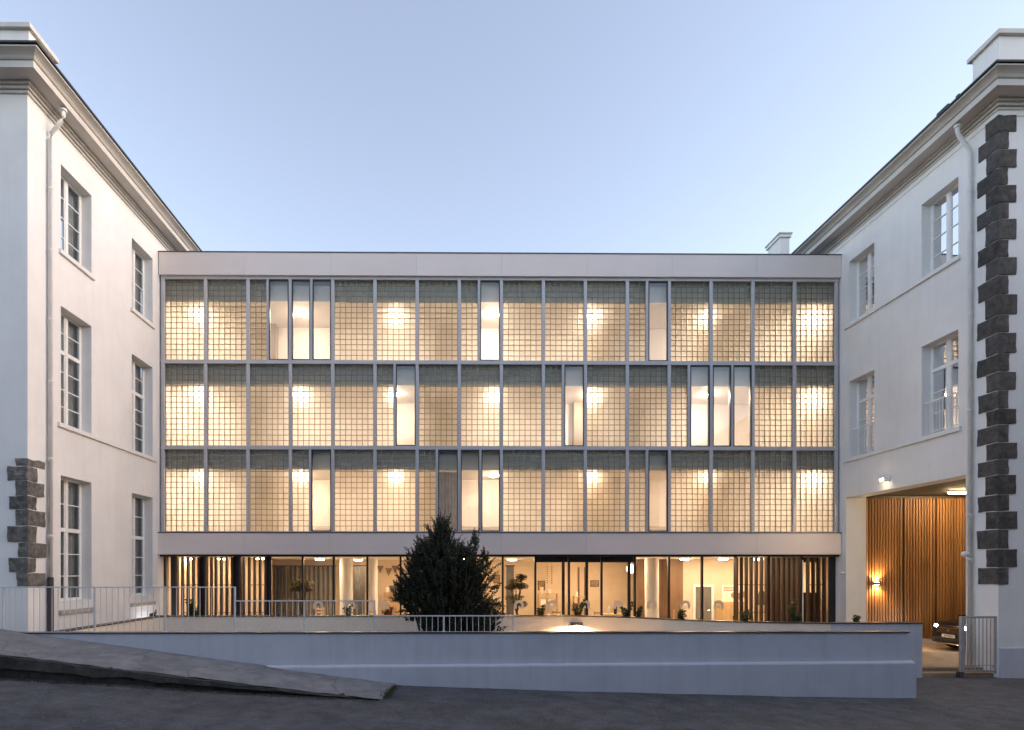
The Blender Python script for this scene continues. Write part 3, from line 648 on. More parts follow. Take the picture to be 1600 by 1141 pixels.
for ri, (z0, z1) in enumerate(ROWS):
    for k in range(16):
        a, b = mx(k)+MW, mx(k+1)-MW; lay = LAY[ri].get(k)
        if not lay: block_panel(a, b, z0, z1, 7, ri, k); continue
        h = H if lay[0] == 'b' else .5
        c = mx(k+h)
        MB().box(c-.045, c+.045, YF+.001, YF+.20, z0, z1).build('mullion', M['frame'], mainb)
        if lay[0] == 'b': block_panel(a, c-.045, z0, z1, 3, ri, k)
        else: tall_window(a, c-.045, z0, z1, ri)
        tall_window(c+.045, b, z0, z1, ri)
    # corridor behind
    ceil = z1-(z1-z0)*.235; yb = YF+2.5
    MB().box(XL+.02, XR-.02, YF+.24, YF+.42, ceil, z1+.12).build('bulkhead', M['bulkhead'], mainb)
    MB().box(XL+.02, XR-.02, YF+.42, yb, ceil+.002, ceil+.15).build('corridor_ceiling', M['inner'], mainb)
    MB().box(XL+.02, XR-.02, YF+.21, yb+.2, z0-.14, z0-.01).build('floor_slab', M['inner_floor'], mainb)
    MB().box(XL+.02, XR-.02, yb, yb+.15, z0, ceil).build('corridor_wall', M['inner'], mainb)
    for X_ in (XL+.02, XR-.12): MB().box(X_, X_+.1, YF+.22, yb, z0, ceil).build('corridor_wall', M['inner'], mainb)
    for kc, kw in (((1.85, .9), (6.65, .8), (10.7, .7), (13.8, .9)), ((1.6, .5), (6.55, 1.1), (10.35, .8), (11.6, .5)), ((1.8, .9), (6.15, .7), (10.6, 1.1), (13.75, .8)))[ri]:
        MB().box(mx(kc)-kw*.62, mx(kc)+kw*.62, yb-.35, yb-.001, z0, ceil-.002).build('corridor_dim_box', M['dim_box'], mainb)  # dark boxes added for the dim stretches between the lamps
    hr = thing('handrail', 'thin wooden handrail along the back wall of the %s-floor corridor' % ['top', 'middle', 'lower glazed'][ri], 'handrail', (0, yb-.06, z0+.9), 'corridor handrails')
    MB().tube([(XL+.5, yb-.07, z0+.35), (XR-.5, yb-.07, z0+.35)], .022, 8).build('rail', M['frame'], hr)
    for q in range(9):
        X_ = XL+1.2+q*2.75; MB().tube([(X_, yb-.07, z0+.35), (X_, yb, z0+.31)], .01, 6).build('bracket', M['frame'], hr)
    floor_n = ['top', 'middle', 'lowest'][ri]
    for q, xx in enumerate((313, 470, 618, 771, 925, 1105, 1268)):
        X_ = onY(xx, 500, YF+1.2).x
        l = thing('ceiling_lamp', 'round corridor ceiling lamp glowing behind the %s row of glass blocks, %s' % (floor_n, ORD[q]), 'lamp', (X_, YF+1.2, ceil), 'corridor ceiling lamps')
        MB().lathe([(.20, .0), (.20, -.03), (.17, -.035)], (X_, YF+1.2, ceil), 20).build('base', M['white'], l)
        MB().lathe([(.165, -.036), (.16, -.06), (.12, -.085), (.05, -.098)], (X_, YF+1.2, ceil), 20).build('diffuser', M['lamp_o' if ri == 2 and q % 3 else ('lamp', 'lamp_b', 'lamp', 'lamp_c')[(q*5+ri*3) % 4]], l, smooth=True)

# grey sheet added in place of the dark reflection in the lowest tall windows
z0, z1 = ROWS[2]
dr = MB(); ka, kb_ = mx(6.47), mx(6.98)
for i in range(31):
    xx = ka+(kb_-ka)*i/30; yy = YF+.62+.03*math.sin(i*1.4); dr.v += [(xx, yy, z0), (xx, yy, z1-(z1-z0)*.24)]
dr.f = [(2*i, 2*i+2, 2*i+3, 2*i+1) for i in range(30)]
tag(dr.build('curtain', M['mirror_sheet'], None, smooth=True, fixn=False), 'grey sheet in place of the reflection in the tall window just above the bush', 'curtain')

# ---- ground floor front
YGF = YF+.34; zG1 = zf(868); zG0 = 0.0
def gx(x): return onY(x, 900, YGF).x
MB().box(XL+.0, XR-.0, YGF-.30, YGF+.10, zB0-.075, zB0-.002).build('head_frame', M['black'], mainb)
mull = [257, 318, 372, 422, 473, 521.5, 574, 626, 680, 733, 785.5, 836.5, 889, 940, 992, 1045, 1097, 1149, 1201, 1253, 1305]
HZ = zB0-.075
for x in mull: MB().box(gx(x)-.035, gx(x)+.035, YGF-.03, YGF+.07, 0, HZ).build('mullion', M['black'], mainb)
# arch sticker
def arch_me():
    mb = MB(); n = 14; ro, ri_ = .185, .08
    pts = [(-ro, -.13)]+[(-ro*math.cos(math.pi*i/n), ro*math.sin(math.pi*i/n)) for i in range(n+1)]+[(ro, -.13)]
    pin = [(-ri_, -.13)]+[(-ri_*math.cos(math.pi*i/n), ri_*math.sin(math.pi*i/n)) for i in range(n+1)]+[(ri_, -.13)]
    m = len(pts)
    mb.v = [(x, 0, z) for x, z in pts]+[(x, 0, z) for x, z in pin]
    mb.f = [(i, i+1, m+i+1, m+i) for i in range(m-1)]
    d = MB(); k = 10; mb.add([(.03*math.cos(2*math.pi*i/k), 0, -.06+.055*math.sin(2*math.pi*i/k)) for i in range(k)], [tuple(range(k))])
    return mb.mesh('sticker', M['sticker'], fixn=False)
ARCH = arch_me()
for i, (a, b) in enumerate(zip(mull, mull[1:])):
    p = MB().quad((gx(a)+.036, YGF+.02, .02), (gx(b)-.036, YGF+.02, .02), (gx(b)-.036, YGF+.02, HZ), (gx(a)+.036, YGF+.02, HZ)).build('glass_pane', M['pane'], mainb, fixn=False)
    if 3 < i < 17: inst(ARCH, 'sticker', p, (gx((a+b)/2), YGF+.012, onY(800, 946, YGF).z))
    if 10 < i < 14:                                   # sliding doors in heavy frames
        f = MB(); x0, x1 = gx(a)+.04, gx(b)-.04
        f.box(x0, x1, YGF+.03, YGF+.09, HZ-.20, HZ); s = x1-.16 if i % 2 else x0+.62
        f.box(s-.05, s+.05, YGF+.03, YGF+.09, .0, HZ-.2); f.build('sliding_door', M['black'], mainb)
# upright timber slats before the glass
sl_me = MB().box(-.028, .028, -.075, .075, 0, 1).mesh('sun_slat', M['slat'])
LS = [277, 285.5, 294, 302.5, 311, 322, 330.5, 337.5, 346, 354.5, 363, 376, 381, 389.5, 398, 406.5, 415]
RS = [1151, 1158.5, 1166, 1173.7, 1181.5, 1189.5, 1197.5, 1206, 1214, 1222, 1230, 1238, 1246, 1262, 1270.5, 1279, 1287.5]
YS = YF+.16
for x in LS+RS:
    o = inst(sl_me, 'sun_slat', mainb, (onY(x, 900, YS).x, YS, .05)); o.scale = (1, 1, HZ-.07)
for x0, x1 in ((284, 312), (337, 364), (388, 416), (1151, 1198), (1262, 1289)):
    for y in (914, 957):
        z = onY(800, y, YS).z; MB().tube([(onY(x0, 900, YS).x, YS+.0, z), (onY(x1, 900, YS).x, YS, z)], .012, 6).build('slat_rod', M['black'], mainb)
for x, w in ((271.5, 4.5), (319, 6), (371, 6), (420, 4), (1301, 6)):
    a = onY(x-w, 900, YF+.26).x; b = onY(x+w, 900, YF+.26).x; MB().box(a, b, YF+.245, YF+.30, 0, HZ).build('post', M['black'], mainb)
MB().tube([(onY(1254.5, 900, YS).x, YS, 0), (onY(1254.5, 900, YS).x, YS, HZ-.12)], .018, 8).build('pole', M['white'], mainb)

# ---- ground floor room
YR = 27.0; CZ = HZ-.005
MB().box(XL+.02, XR-.02, YGF+.10, YR+2, CZ, CZ+.15).build('room_ceiling', M['inner'], mainb)
MB().box(XL+.02, XR-.02, YGF-.1, YR+2, -.2, 0.0).build('room_floor', M['inner_floor'], mainb)
MB().box(XL+.02, onY(1048, 900, YR).x, YR, YR+.15, 0, CZ).build('room_wall', M['tan'], mainb)
YD = 24.4
MB().box(onY(1046, 900, YD).x, XR-.02, YD, YD+.12, 0, CZ).build('room_wall', M['peach'], mainb)
for X_ in (XL+.02, XR-.12): MB().box(X_, X_+.1, YGF+.1, YR, 0, CZ).build('room_wall', M['tan'], mainb)
x0 = onY(1046, 900, YD).x; MB().box(x0, x0+.1, YD+.13, YR, 0, CZ).build('room_wall', M['brown'], mainb)
MB().box(onY(1047, 900, YD-.03).x, onY(1067, 900, YD-.03).x, YD-.05, YD-.001, 0, CZ-.02).build('timber_panel', M['brown'], mainb)
for xa, xb, yy in ((531, 551, 23.2), (575, 590, 23.6), (1008, 1029, 23.0)):
    a, b = onY(xa, 900, yy).x, onY(xb, 900, yy).x
    MB().lathe([((b-a)/2, 0), ((b-a)/2, CZ)], ((a+b)/2, yy, 0), 24).build('room_column', M['inner'], mainb, smooth=False)
MB().box(onY(996, 900, 25.2).x, onY(1046, 900, 25.2).x, 25.2, 25.3, 0, CZ).build('timber_panel', M['brown'], mainb)
# left bays: lit lobby wall close behind the slats
MB().box(XL+.12, onY(424, 900, 23.6).x, 23.6, 23.7, 0, CZ).build('room_wall', M['tan'], mainb)
# right bays: dark panelling with a narrow lit gap
yd = YGF+.75
for xa, xb, za, zb in ((1203, 1251, 0, CZ), (1251, 1277, 0, onY(1260, 926, yd).z), (1277, 1306, 0, CZ), (1251, 1277, onY(1260, 879, yd).z, CZ)):
    MB().box(onY(xa, 900, yd).x+.002, onY(xb, 900, yd).x-.002, yd, yd+.08, za, zb).build('dark_panel', M['dark_brown'], mainb)
# door in the right part of the room
da, db = onY(1086, 900, YD).x, onY(1111, 900, YD).x; dz = onY(1100, 917, YD).z
d = MB().box(da, db, YD-.03, YD-.002, 0, dz).build('door', M['curtain'], mainb)
f = MB(); f.box(da-.10, da-.001, YD-.06, YD-.002, 0, dz+.1); f.box(db+.001, db+.10, YD-.06, YD-.002, 0, dz+.1); f.box(da, db, YD-.058, YD-.002, dz+.001, dz+.098); f.build('door_frame', M['white'], d)
MB().tube([(db-.08, YD-.08, 1.05), (db-.2, YD-.08, 1.05)], .012, 6).build('handle', M['chrome'], d)

# ------------------------------------------------------------------ things in the room
def curtain(xa, xb, yy, label):
    a, b = onY(xa, 900, yy).x, onY(xb, 900, yy).x; mb = MB(); k = 70
    for i in range(k+1):
        xx = a+(b-a)*i/k; y_ = yy+.05*math.sin(i*.9)+.02*math.sin(i*.37); mb.v += [(xx, y_, .05), (xx, y_, 2.93)]
    mb.f = [(2*i, 2*i+2, 2*i+3, 2*i+1) for i in range(k)]
    t = thing('curtain', label, 'curtain', (a, yy, 0)); mb.build('drape', M['curtain'], t, smooth=True, fixn=False)
    MB().tube([(a-.05, yy, 2.95), (b+.05, yy, 2.95)], .02, 8).build('curtain_rail', M['black'], t)
curtain(427, 448, 25.6, 'narrow grey pleated curtain in the room, beside the timber slats')
curtain(451, 524, 26.0, 'wide dark grey pleated curtain behind the indoor tree left of the bush')
curtain(552, 570, 25.4, 'narrow dark curtain between the two white columns')
curtain(791, 803, 25.4, 'dark narrow drape behind the indoor tree right of the bush')
curtain(1355/4+600, 948, 26.4, 'slim grey drape between the sliding doors') if False else None
def leaf_cloud(mb, cs, count, size, seed):
    rn = random.Random(seed)
    for _ in range(count):
        c, r = rn.choice(cs); d = Vector((rn.gauss(0, 1), rn.gauss(0, 1), rn.gauss(0, 1))).normalized(); p = Vector(c)+Vector((d.x*r[0], d.y*r[1], d.z*r[2]))*(rn.random()**.4)
        u = Vector((rn.gauss(0, 1), rn.gauss(0, 1), rn.gauss(0, .6))).normalized(); w = u.cross(Vector((rn.gauss(0, 1), rn.gauss(0, 1), rn.gauss(0, 1)))).normalized(); s = size*rn.uniform(.6, 1.3)
        mb.add([p-u*s, p-w*s*.4, p+u*s, p+w*s*.4], [(0, 1, 2, 3)])
def potted_tree(x, yy, base_z, clumps, label, seed):
    t = thing('potted_tree', label, 'tree', (x, yy, 0))
    MB().lathe([(.20, 0), (.28, .5), (.30, .55), (.27, .55), (.26, .5)], (x, yy, 0), 20).build('pot', M['pot'], t)
    tr = MB(); tr.tube([(x, yy, .45), (x+.05, yy, .9), (x-.03, yy, 1.3), (x+.02, yy, 1.6)], [.05, .045, .035, .02], 8)
    for c, r in clumps: tr.tube([(x, yy, 1.05), ((x+c[0])/2, yy, (1.1+c[2])/2-.05), c], [.03, .022, .012], 6)
    tr.build('trunk', M['bark'], t, smooth=True)
    mb = MB(); leaf_cloud(mb, clumps, 1500, .055, seed); mb.build('crown', M['indoor'], t, fixn=False)
def pt(x, y, Y): return tuple(onY(x, y, Y))
potted_tree(onY(470, 900, 23.3).x, 23.3, 0, [(pt(468, 912, 23.3), (.33, .25, .17)), (pt(482, 912, 23.3), (.30, .25, .16)), (pt(461, 921, 23.3), (.22, .2, .10)), (pt(478, 922, 23.3), (.25, .2, .1))], 'indoor potted tree with cloud-shaped crown before the dark curtain', 3)
potted_tree(onY(807, 900, 22.6).x, 22.6, 0, [(pt(806, 910, 22.6), (.34, .25, .16)), (pt(815, 902, 22.6), (.24, .2, .14)), (pt(798, 918, 22.6), (.22, .2, .10)), (pt(815, 916, 22.6), (.28, .2, .13)), (pt(803, 934, 22.6), (.40, .22, .14)), (pt(812, 944, 22.6), (.34, .22, .14))], 'indoor potted tree with layered crown just right of the bush', 5)
# poster above a light wooden cabinet
pa_, pb_ = onY(1128, 914, YD-.01), onY(1169, 940, YD-.01)
po = thing('poster', 'large pale poster with dark lettering and figures above the wooden cabinet', 'poster', (pa_.x, YD-.01, pb_.z))
MB().box(pa_.x, pb_.x, YD-.025, YD-.003, pb_.z, pa_.z).build('sheet', M['paper'], po)
for r in range(3):
    xx = pa_.x+.08
    while xx < pa_.x+.52:
        w = random.uniform(.03, .08); MB().box(xx, xx+w, YD-.0275, YD-.0255, pa_.z-.12-r*.07, pa_.z-.085-r*.07).build('lettering', M['ink'], po); xx += w+.018
for q, (u, v, s) in enumerate(((.42, .36, .12), (.68, .30, .16), (.86, .42, .14))):
    mb = MB(); k = 14; cx_ = pa_.x+(pb_.x-pa_.x)*u; cz_ = pb_.z+(pa_.z-pb_.z)*v; mb.add([(cx_+s*.8*math.cos(2*math.pi*i/k)*random.uniform(.6, 1.1), YD-.027-.0004*q, cz_+s*1.25*math.sin(2*math.pi*i/k)*random.uniform(.75, 1)) for i in range(k)], [tuple(range(k))]); mb.build('figure', M['print_'], po, fixn=False)
ca, cb = onY(1127, 940, YD-.5).x, onY(1166, 940, YD-.5).x; cz = onY(1140, 941, YD-.5).z
cab = thing('cabinet', 'light wooden cabinet under the poster at the right end of the room', 'cabinet', (ca, YD-.3, 0))
MB().box(ca, cb, YD-.5, YD-.03, .06, cz).build('carcass', M['ply'], cab, bevel=.006)
for q in range(2):
    w = (cb-ca)/2; dd = MB().box(ca+w*q+.01, ca+w*(q+1)-.01, YD-.522, YD-.502, .1, cz-.04).build('door', M['ply'], cab); MB().box(ca+w-.05+.08*q, ca+w-.03+.08*q, YD-.54, YD-.522, .7, .85).build('handle', M['black'], dd)
# coat
ct = MB(); p = onY(1190, 922, 23.9)
ct.lathe([(.02, 0), (.09, -.05), (.15, -.25), (.19, -.6), (.20, -.62)], (p.x, 23.9, p.z), 14); tag(ct.build('coat', M['ink'], smooth=True), 'dark coat hanging behind the timber slats, right of the poster', 'coat')
MB()
# open shelving with boxes along the back of the room
def shelf(xa, xb, yy, h, label, seed):
    rn = random.Random(seed); a, b = onY(xa, 900, yy).x, onY(xb, 900, yy).x
    t = thing('shelf_unit', label, 'shelf', (a, yy, 0)); 
    for X_ in (a, b-.03): MB().box(X_, X_+.03, yy, yy+.35, 0, h).build('side_panel', M['ply'], t)
    k = 4
    for i in range(k): z = .05+(h-.08)*i/(k-1); MB().box(a+.031, b-.031, yy+.002, yy+.348, z, z+.025).build('shelf_board', M['ply'], t)
    kinds = ('red', 'white', 'curtain', 'brown', 'paper', 'pot', 'sticker')
    for i in range(1, k):
        z = .05+(h-.08)*i/(k-1)+.026; xx = a+.08
        while xx < b-.3:
            w = rn.uniform(.1, .28); hh = rn.uniform(.12, .30); m_ = rn.choice(kinds)
            cname = {'red': 'red', 'white': 'white', 'curtain': 'grey', 'brown': 'brown', 'paper': 'cream', 'pot': 'dark', 'sticker': 'tan'}[m_]
            lv = ['', 'low', 'middle', 'top'][i]
            tag(MB().box(xx, xx+w, yy+.06, yy+.28, z, z+hh).build('storage_box', M[m_], bevel=.008), '%s box on the %s board of the %s' % (cname, lv, label.split(' with')[0].replace('wooden ', '')), 'box', 'boxes on the open shelves')
            xx += w+rn.uniform(.05, .3)
shelf(600, 622, 26.4, 1.75, 'left wooden shelf unit with boxes behind the bush', 2)
shelf(842, 872, 26.2, 1.7, 'wooden shelf unit behind the left sliding door with boxes', 4)
shelf(897, 918, 26.2, 1.55, 'wooden shelf unit behind the middle sliding door with boxes', 9)
# bunting on the back wall
for q, (x, y) in enumerate(((594, 889), (607, 893), (617, 889))):
    p = onY(x, y, 26.9); tag(MB().add([(p.x-.16, 26.9, p.z+.15), (p.x+.16, 26.9, p.z+.15), (p.x, 26.9, p.z-.22), (p.x-.16, 26.93, p.z+.15), (p.x+.16, 26.93, p.z+.15), (p.x, 26.93, p.z-.22)], [(0, 1, 2), (5, 4, 3), (0, 3, 4, 1), (1, 4, 5, 2), (2, 5, 3, 0)]).build('paper_pennant', M['brown']), 'brown paper pennant on the room wall left of the bush, %s' % ['leftmost', 'middle, hung lower', 'nearest to the bush'][q], 'pennant', 'paper pennants')
# pendant strings of paper shapes
for q, x in enumerate((855, 862)):
    p = onY(x, 884, 25.5); t = thing('paper_garland', 'hanging string of small dark paper shapes behind the sliding door, %s one' % ['left', 'right'][q], 'garland', (p.x, 25.5, p.z))
    MB().tube([(p.x, 25.5, CZ), (p.x, 25.5, p.z-.85)], .004, 5).build('string', M['ink'], t)
    for i in range(8): MB().box(p.x-.035, p.x+.035, 25.49, 25.51, p.z-.08-i*.1, p.z-.03-i*.1).build('paper_shape', M['print_'], t)
# table with a bin
ta, tb = onY(943, 950, 23.2).x, onY(968, 950, 23.2).x
tb_ = thing('table', 'light wooden table behind the glass right of the sliding doors', 'table', (ta, 23.3, 0))
MB().box(ta, tb+.3, 23.0, 23.7, .93, .98).build('tabletop', M['ply'], tb_, bevel=.006)
for X_ in (ta+.05, tb+.22):
    for y_ in (23.05, 23.6): MB().box(X_, X_+.05, y_, y_+.05, 0, .929).build('leg', M['ply'], tb_)
p = onY(962, 958, 23.1); b = MB().lathe([(.06, 0), (.075, .28), (.08, .3), (.07, .3), (.06, .02)], (p.x, 23.15, .981), 14).build('bin', M['black']); tag(b, 'small black container standing on the light wooden table', 'container')
b = MB().lathe([(.05, 0), (.05, .22), (.02, .30), (.02, .36)], (p.x-.22, 23.3, .981), 12).build('bottle', M['white'], smooth=False); tag(b, 'white bottle beside the black container on the table', 'bottle')
# framed pictures and a tall dark door on the back wall of the room
for q, (x, y, w_, h_) in enumerate(((846, 915, .34, .44), (929, 912, .4, .3), (655, 905, .5, .4), (776, 905, .3, .4))):
    p = onY(x, y, YR-.02); fp = thing('framed_picture', 'small framed picture on the back wall '+['behind the left sliding door', 'between the middle and right sliding doors', 'left behind the bush', 'just right of the bush'][q], 'picture', (p.x, YR, p.z))
    MB().box(p.x-w_/2, p.x+w_/2, YR-.03, YR-.003, p.z-h_/2, p.z+h_/2).build('frame', M['ink'], fp); MB().box(p.x-w_/2+.03, p.x+w_/2-.03, YR-.034, YR-.0305, p.z-h_/2+.03, p.z+h_/2-.03).build('print', M['print_'], fp)
for x in (904, 914): a = onY(x-1.2, 900, YR-.01).x; b = onY(x+1.2, 900, YR-.01).x; MB().box(a, b, YR-.06, YR-.002, 0, 2.9).build('door_post', M['brown'], mainb)
MB().box(XL+.12, XR-.4, YR-.05, YR-.0005, 2.93, CZ-.002).build('room_beam', M['inner'], mainb) if False else None
def chair(x, yy, rz_, label):
    X_ = onY(x, 940, yy).x; t = thing('chair', label, 'chair', (X_, yy, 0), 'wooden chairs in the room')
    cs, sn = math.cos(rz_), math.sin(rz_)
    def tb(name, x0, x1, y0, y1, z0, z1):
        mb = MB().box(x0, x1, y0, y1, z0, z1); mb.v = [(X_+a*cs-b*sn, yy+a*sn+b*cs, c) for a, b, c in mb.v]; mb.build(name, M['ply'], t, bevel=.005, seg=1)
    tb('seat', -.21, .21, -.21, .21, .60, .64)
    for a in (-.19, .15):
        for b in (-.19, .15): tb('leg', a, a+.04, b, b+.04, 0, .599 if b < 0 else 1.16)
    for z in (.78, .92, 1.06): tb('back_rail', -.145, .145, .155, .18, z, z+.07)
for x, yy, a, lab in ((582, 22.6, .4, 'tall wooden chair beside the second white column'), (872, 22.8, 2.6, 'tall wooden chair behind the left sliding door'), (905, 23.4, .2, 'tall wooden chair behind the middle sliding door'), (930, 22.5, 3.6, 'tall wooden chair left of the table'), (500, 24.4, .3, 'tall wooden chair right of the left indoor tree'), (1060, 22.9, 1.2, 'tall wooden chair before the brown timber panel')): chair(x, yy, a, lab)
# paper globe lamp
p = onY(986, 889, 23.6); gl_ = thing('globe_lamp', 'round paper globe lamp hanging right of the sliding doors', 'lamp', (p.x, 23.6, p.z))
gb = MB(); gb.lathe([(.19*math.sin(math.pi*i/12)+.001, -.19*math.cos(math.pi*i/12)) for i in range(13)], (p.x, 23.6, p.z), 20); gb.build('shade', M['globe'], gl_, smooth=True)
MB().tube([(p.x, 23.6, p.z+.19), (p.x, 23.6, CZ)], .006, 6).build('cord', M['ink'], gl_)
# room lamps
RL = [(295, 22.4), (345, 22.6), (405, 22.2), (500, 23.0), (560, 24.6), (650, 23.4), (725, 23.0), (800, 24.2), (868, 23.4), (930, 24.8), (985, 23.4), (1070, 23.0), (1130, 22.9), (1185, 22.9), (1262, 23.6)]
for q, (x, yy) in enumerate(RL):
    X_ = onY(x, 880, yy).x
    near = ['behind the leftmost timber slats', 'behind the second bay of timber slats', 'glowing behind the third bay of timber slats', 'above the left indoor tree', 'between the two white columns', 'left behind the bush top', 'right behind the bush top', 'above the indoor tree right of the bush', 'behind the left sliding door', 'behind the middle sliding door', 'beside the white column right of the doors', 'in front of the glazed inner door', 'above the poster', 'above the hanging coat', 'in the dark bay at the right end'][q]
    l = thing('room_lamp', 'round ceiling lamp in the ground-floor room '+near, 'lamp', (X_, yy, CZ), 'ground-floor ceiling lamps')
    MB().lathe([(.20, 0), (.20, -.03), (.18, -.035)], (X_, yy, CZ), 20).build('base', M['white'], l)
    MB().lathe([(.175, -.036), (.17, -.055), (.10, -.07)], (X_, yy, CZ), 20).build('diffuser', M['lamp_l' if q < 3 else 'lamp_g'], l, smooth=True)

# ------------------------------------------------------------------ railing on the street wall
M['gate'] = surf('gate paint', (.34, .34, .345), .5, .1, 6, metal=.2)
rl = thing('railing', 'pale steel railing stepping down along the street wall', 'railing', (-6, 12.63, ZC))
YRL = 12.63
def rx(x): return onY(x, 950, YRL).x
def rz(y): return onY(700, y, YRL).z
ZR0 = rz(987.5); secs = [(-120, 367, 917), (367, 585, 938.5), (585, 802, 962)]
posts = [-100, 5, 148, 258, 367, 475.5, 585, 693.5, 802]
def bar(name, x0, x1, z0, z1, w=.02): return MB().box(x0, x1, YRL-w, YRL+w, z0, z1).build(name, M['galv'], rl, bevel=.003, seg=1)
for a, b, y in secs:
    bar('top_rail', rx(a)+.0205, rx(b)-.0205 if b > 600 else rx(b)-.0205, rz(y)-.02, rz(y)+.005, .02)
bar('bottom_rail', rx(-100), rx(802), ZR0-.008, ZR0+.008, .015)
bal_me = MB().tube([(0, 0, 0), (0, 0, 1)], .0075, 6).mesh('baluster', M['galv'])
for pa2, pb2 in zip(posts, posts[1:]):
    top = [s[2] for s in secs if s[0] <= (pa2+pb2)/2 < s[1] or s[0] > pa2][0]
    k = round((rx(pb2)-rx(pa2))/.128)
    for i in range(1, k):
        X_ = rx(pa2)+(rx(pb2)-rx(pa2))*i/k
        o = inst(bal_me, 'baluster', rl, (X_, YRL, ZR0+.008)); o.scale = (1, 1, rz(top)-.02-ZR0-.008)
for x in posts:
    top = min([s[2] for s in secs if s[0]-1 <= x <= s[1]+1])
    bar('post', rx(x)-.02, rx(x)+.02, ZC+.012, rz(top)+.004, .014)
    MB().box(rx(x)-.06, rx(x)+.06, YRL-.05, YRL+.05, ZC+.005, ZC+.014).build('base_plate', M['galv'], rl)

# ------------------------------------------------------------------ gate
YGT = YG-.06; gt = thing('gate', 'grey steel bar gate standing closed beside the right building corner', 'gate', (XR-.3, YGT, .07))
g0, g1 = onY(1503, 1000, YGT).x, onY(1555, 1000, YGT).x; gz0, gz1 = onY(1530, 1050, YGT).z, onY(1530, 963, YGT).z
MB().box(g0-.045, g0+.045, YGT-.04, YGT+.04, .0, gz1).build('post', M['gate'], gt, bevel=.006)
MB().box(g1-.02, g1+.03, YGT-.025, YGT+.025, .08, gz1).build('post', M['gate'], gt, bevel=.006)
MB().box(g0+.046, g1-.021, YGT-.022, YGT+.022, gz1-.05, gz1-.002).build('top_rail', M['gate'], gt, bevel=.004)
MB().box(g0+.046, g1-.021, YGT-.02, YGT+.02, gz0, gz0+.04).build('bottom_rail', M['gate'], gt, bevel=.004)
MB().box(g0+.046, g1-.021, YGT-.008, YGT+.008, gz0+.16, gz0+.175).build('lower_rail', M['gate'], gt)
for i in range(7):
    X_ = g0+.046+(g1-g0-.067)*(i+1)/8; MB().tube([(X_, YGT+.0, gz0+.04), (X_, YGT, gz1-.05)], .011, 8).build('bar', M['gate'], gt)
MB().box(g0-.11, g0+.02, YGT-.06, YGT+.05, .0, .12).build('gate_stop', M['iron'], gt, bevel=.01)
MB().tube([(g1+.03, YGT, gz1-.09), (XR+.02, YGT, gz1-.09)], .022, 8).build('hinge', M['iron'], gt)
MB().tube([(XR-.005, YGT+.06, .25), (g1+.03, YGT+.0, .25)], .022, 8).build('hinge', M['iron'], gt)

# ------------------------------------------------------------------ lamps outdoors
def spot(name, loc, d, energy, size, col, parent, blend=.8, radius=.05):
    ld = bpy.data.lights.new(name, 'SPOT'); ld.energy = energy; ld.spot_size = R(size); ld.spot_blend = blend; ld.color = col; ld.shadow_soft_size = radius
    o = bpy.data.objects.new(name, ld); C.objects.link(o); o.location = loc; o.rotation_euler = Vector(d).to_track_quat('-Z', 'Y').to_euler()
    o.parent = parent; o.matrix_parent_inverse = W[parent.name].inverted(); return o
p = onY(900, 976, YCW-.05)
l = thing('wall_lamp', 'square brown downlight glowing on the beige court wall behind the coping', 'lamp', (p.x, YCW, p.z))
MB().box(p.x-.19, p.x+.19, YCW-.13, YCW-.002, p.z-.05, p.z+.07).build('housing', M['lampbody'], l, bevel=.006)
MB().box(p.x-.17, p.x+.17, YCW-.12, YCW-.02, p.z-.056, p.z-.051).build('lens', M['hot'], l)
spot('light', (p.x, YCW-.20, p.z-.06), (0, .35, -1), 420, 172, WARM, l, .9)
p = onY(1371, 912, YP-.1)
l = thing('wall_lamp', 'small up-and-down wall lamp on the timber slat cladding of the passage', 'lamp', (p.x, YP-.05, p.z))
MB().box(p.x-.09, p.x+.09, YP-.13, YP-.02, p.z-.05, p.z+.05).build('housing', M['lampbody'], l, bevel=.005)
for s in (-1, 1):
    MB().box(p.x-.05, p.x+.05, YP-.11, YP-.04, p.z+s*.0515, p.z+s*.054).build('lens', M['hot'], l)
    spot('light', (p.x, YP-.09, p.z+s*.07), (0, .12, s), 70, 130, WARM2, l)
p = onX(1385, 750, XR); 
l = thing('flood_lamp', 'bright little floodlight with motion sensor above the passage opening', 'lamp', tuple(p))
MB().box(XR-.16, XR-.001, p.y-.10, p.y+.08, p.z-.03, p.z+.05).build('housing', M['white'], l, bevel=.012)
MB().box(XR-.17, XR-.161, p.y-.08, p.y+.06, p.z-.03, p.z+.035).build('lens', M['hot'], l)
MB().lathe([(.02, .12), (.03, .06), (.03, -.03), (.012, -.05)], (XR-.07, p.y-.22, p.z-.04), 12).build('sensor', M['white'], l, smooth=True)
spot('light', (XR-.2, p.y, p.z-.03), (-.75, -.1, -.75), 55, 150, WARM, l)
# ceiling tubes of the passage
for q, (xx, yy, lab) in enumerate(((XR+4.15, 20.2, 'lit tube lamp on the passage ceiling before the timber cladding'), (XR+6.2, 18.6, 'lit tube lamp deep in the passage ceiling, above the car'), (XR+1.7, 16.5, 'lit tube lamp just inside the passage opening, near the pipe'))):
    l = thing('tube_lamp', lab, 'lamp', (xx, yy, PC), 'passage tube lamps')
    MB().box(xx-.65, xx+.65, yy-.06, yy+.06, PC-.05, PC-.002).build('housing', M['white'], l, bevel=.006)
    MB().tube([(xx-.62, yy, PC-.085), (xx+.62, yy, PC-.085)], .035, 10).build('tube', M['tube'], l, smooth=True)
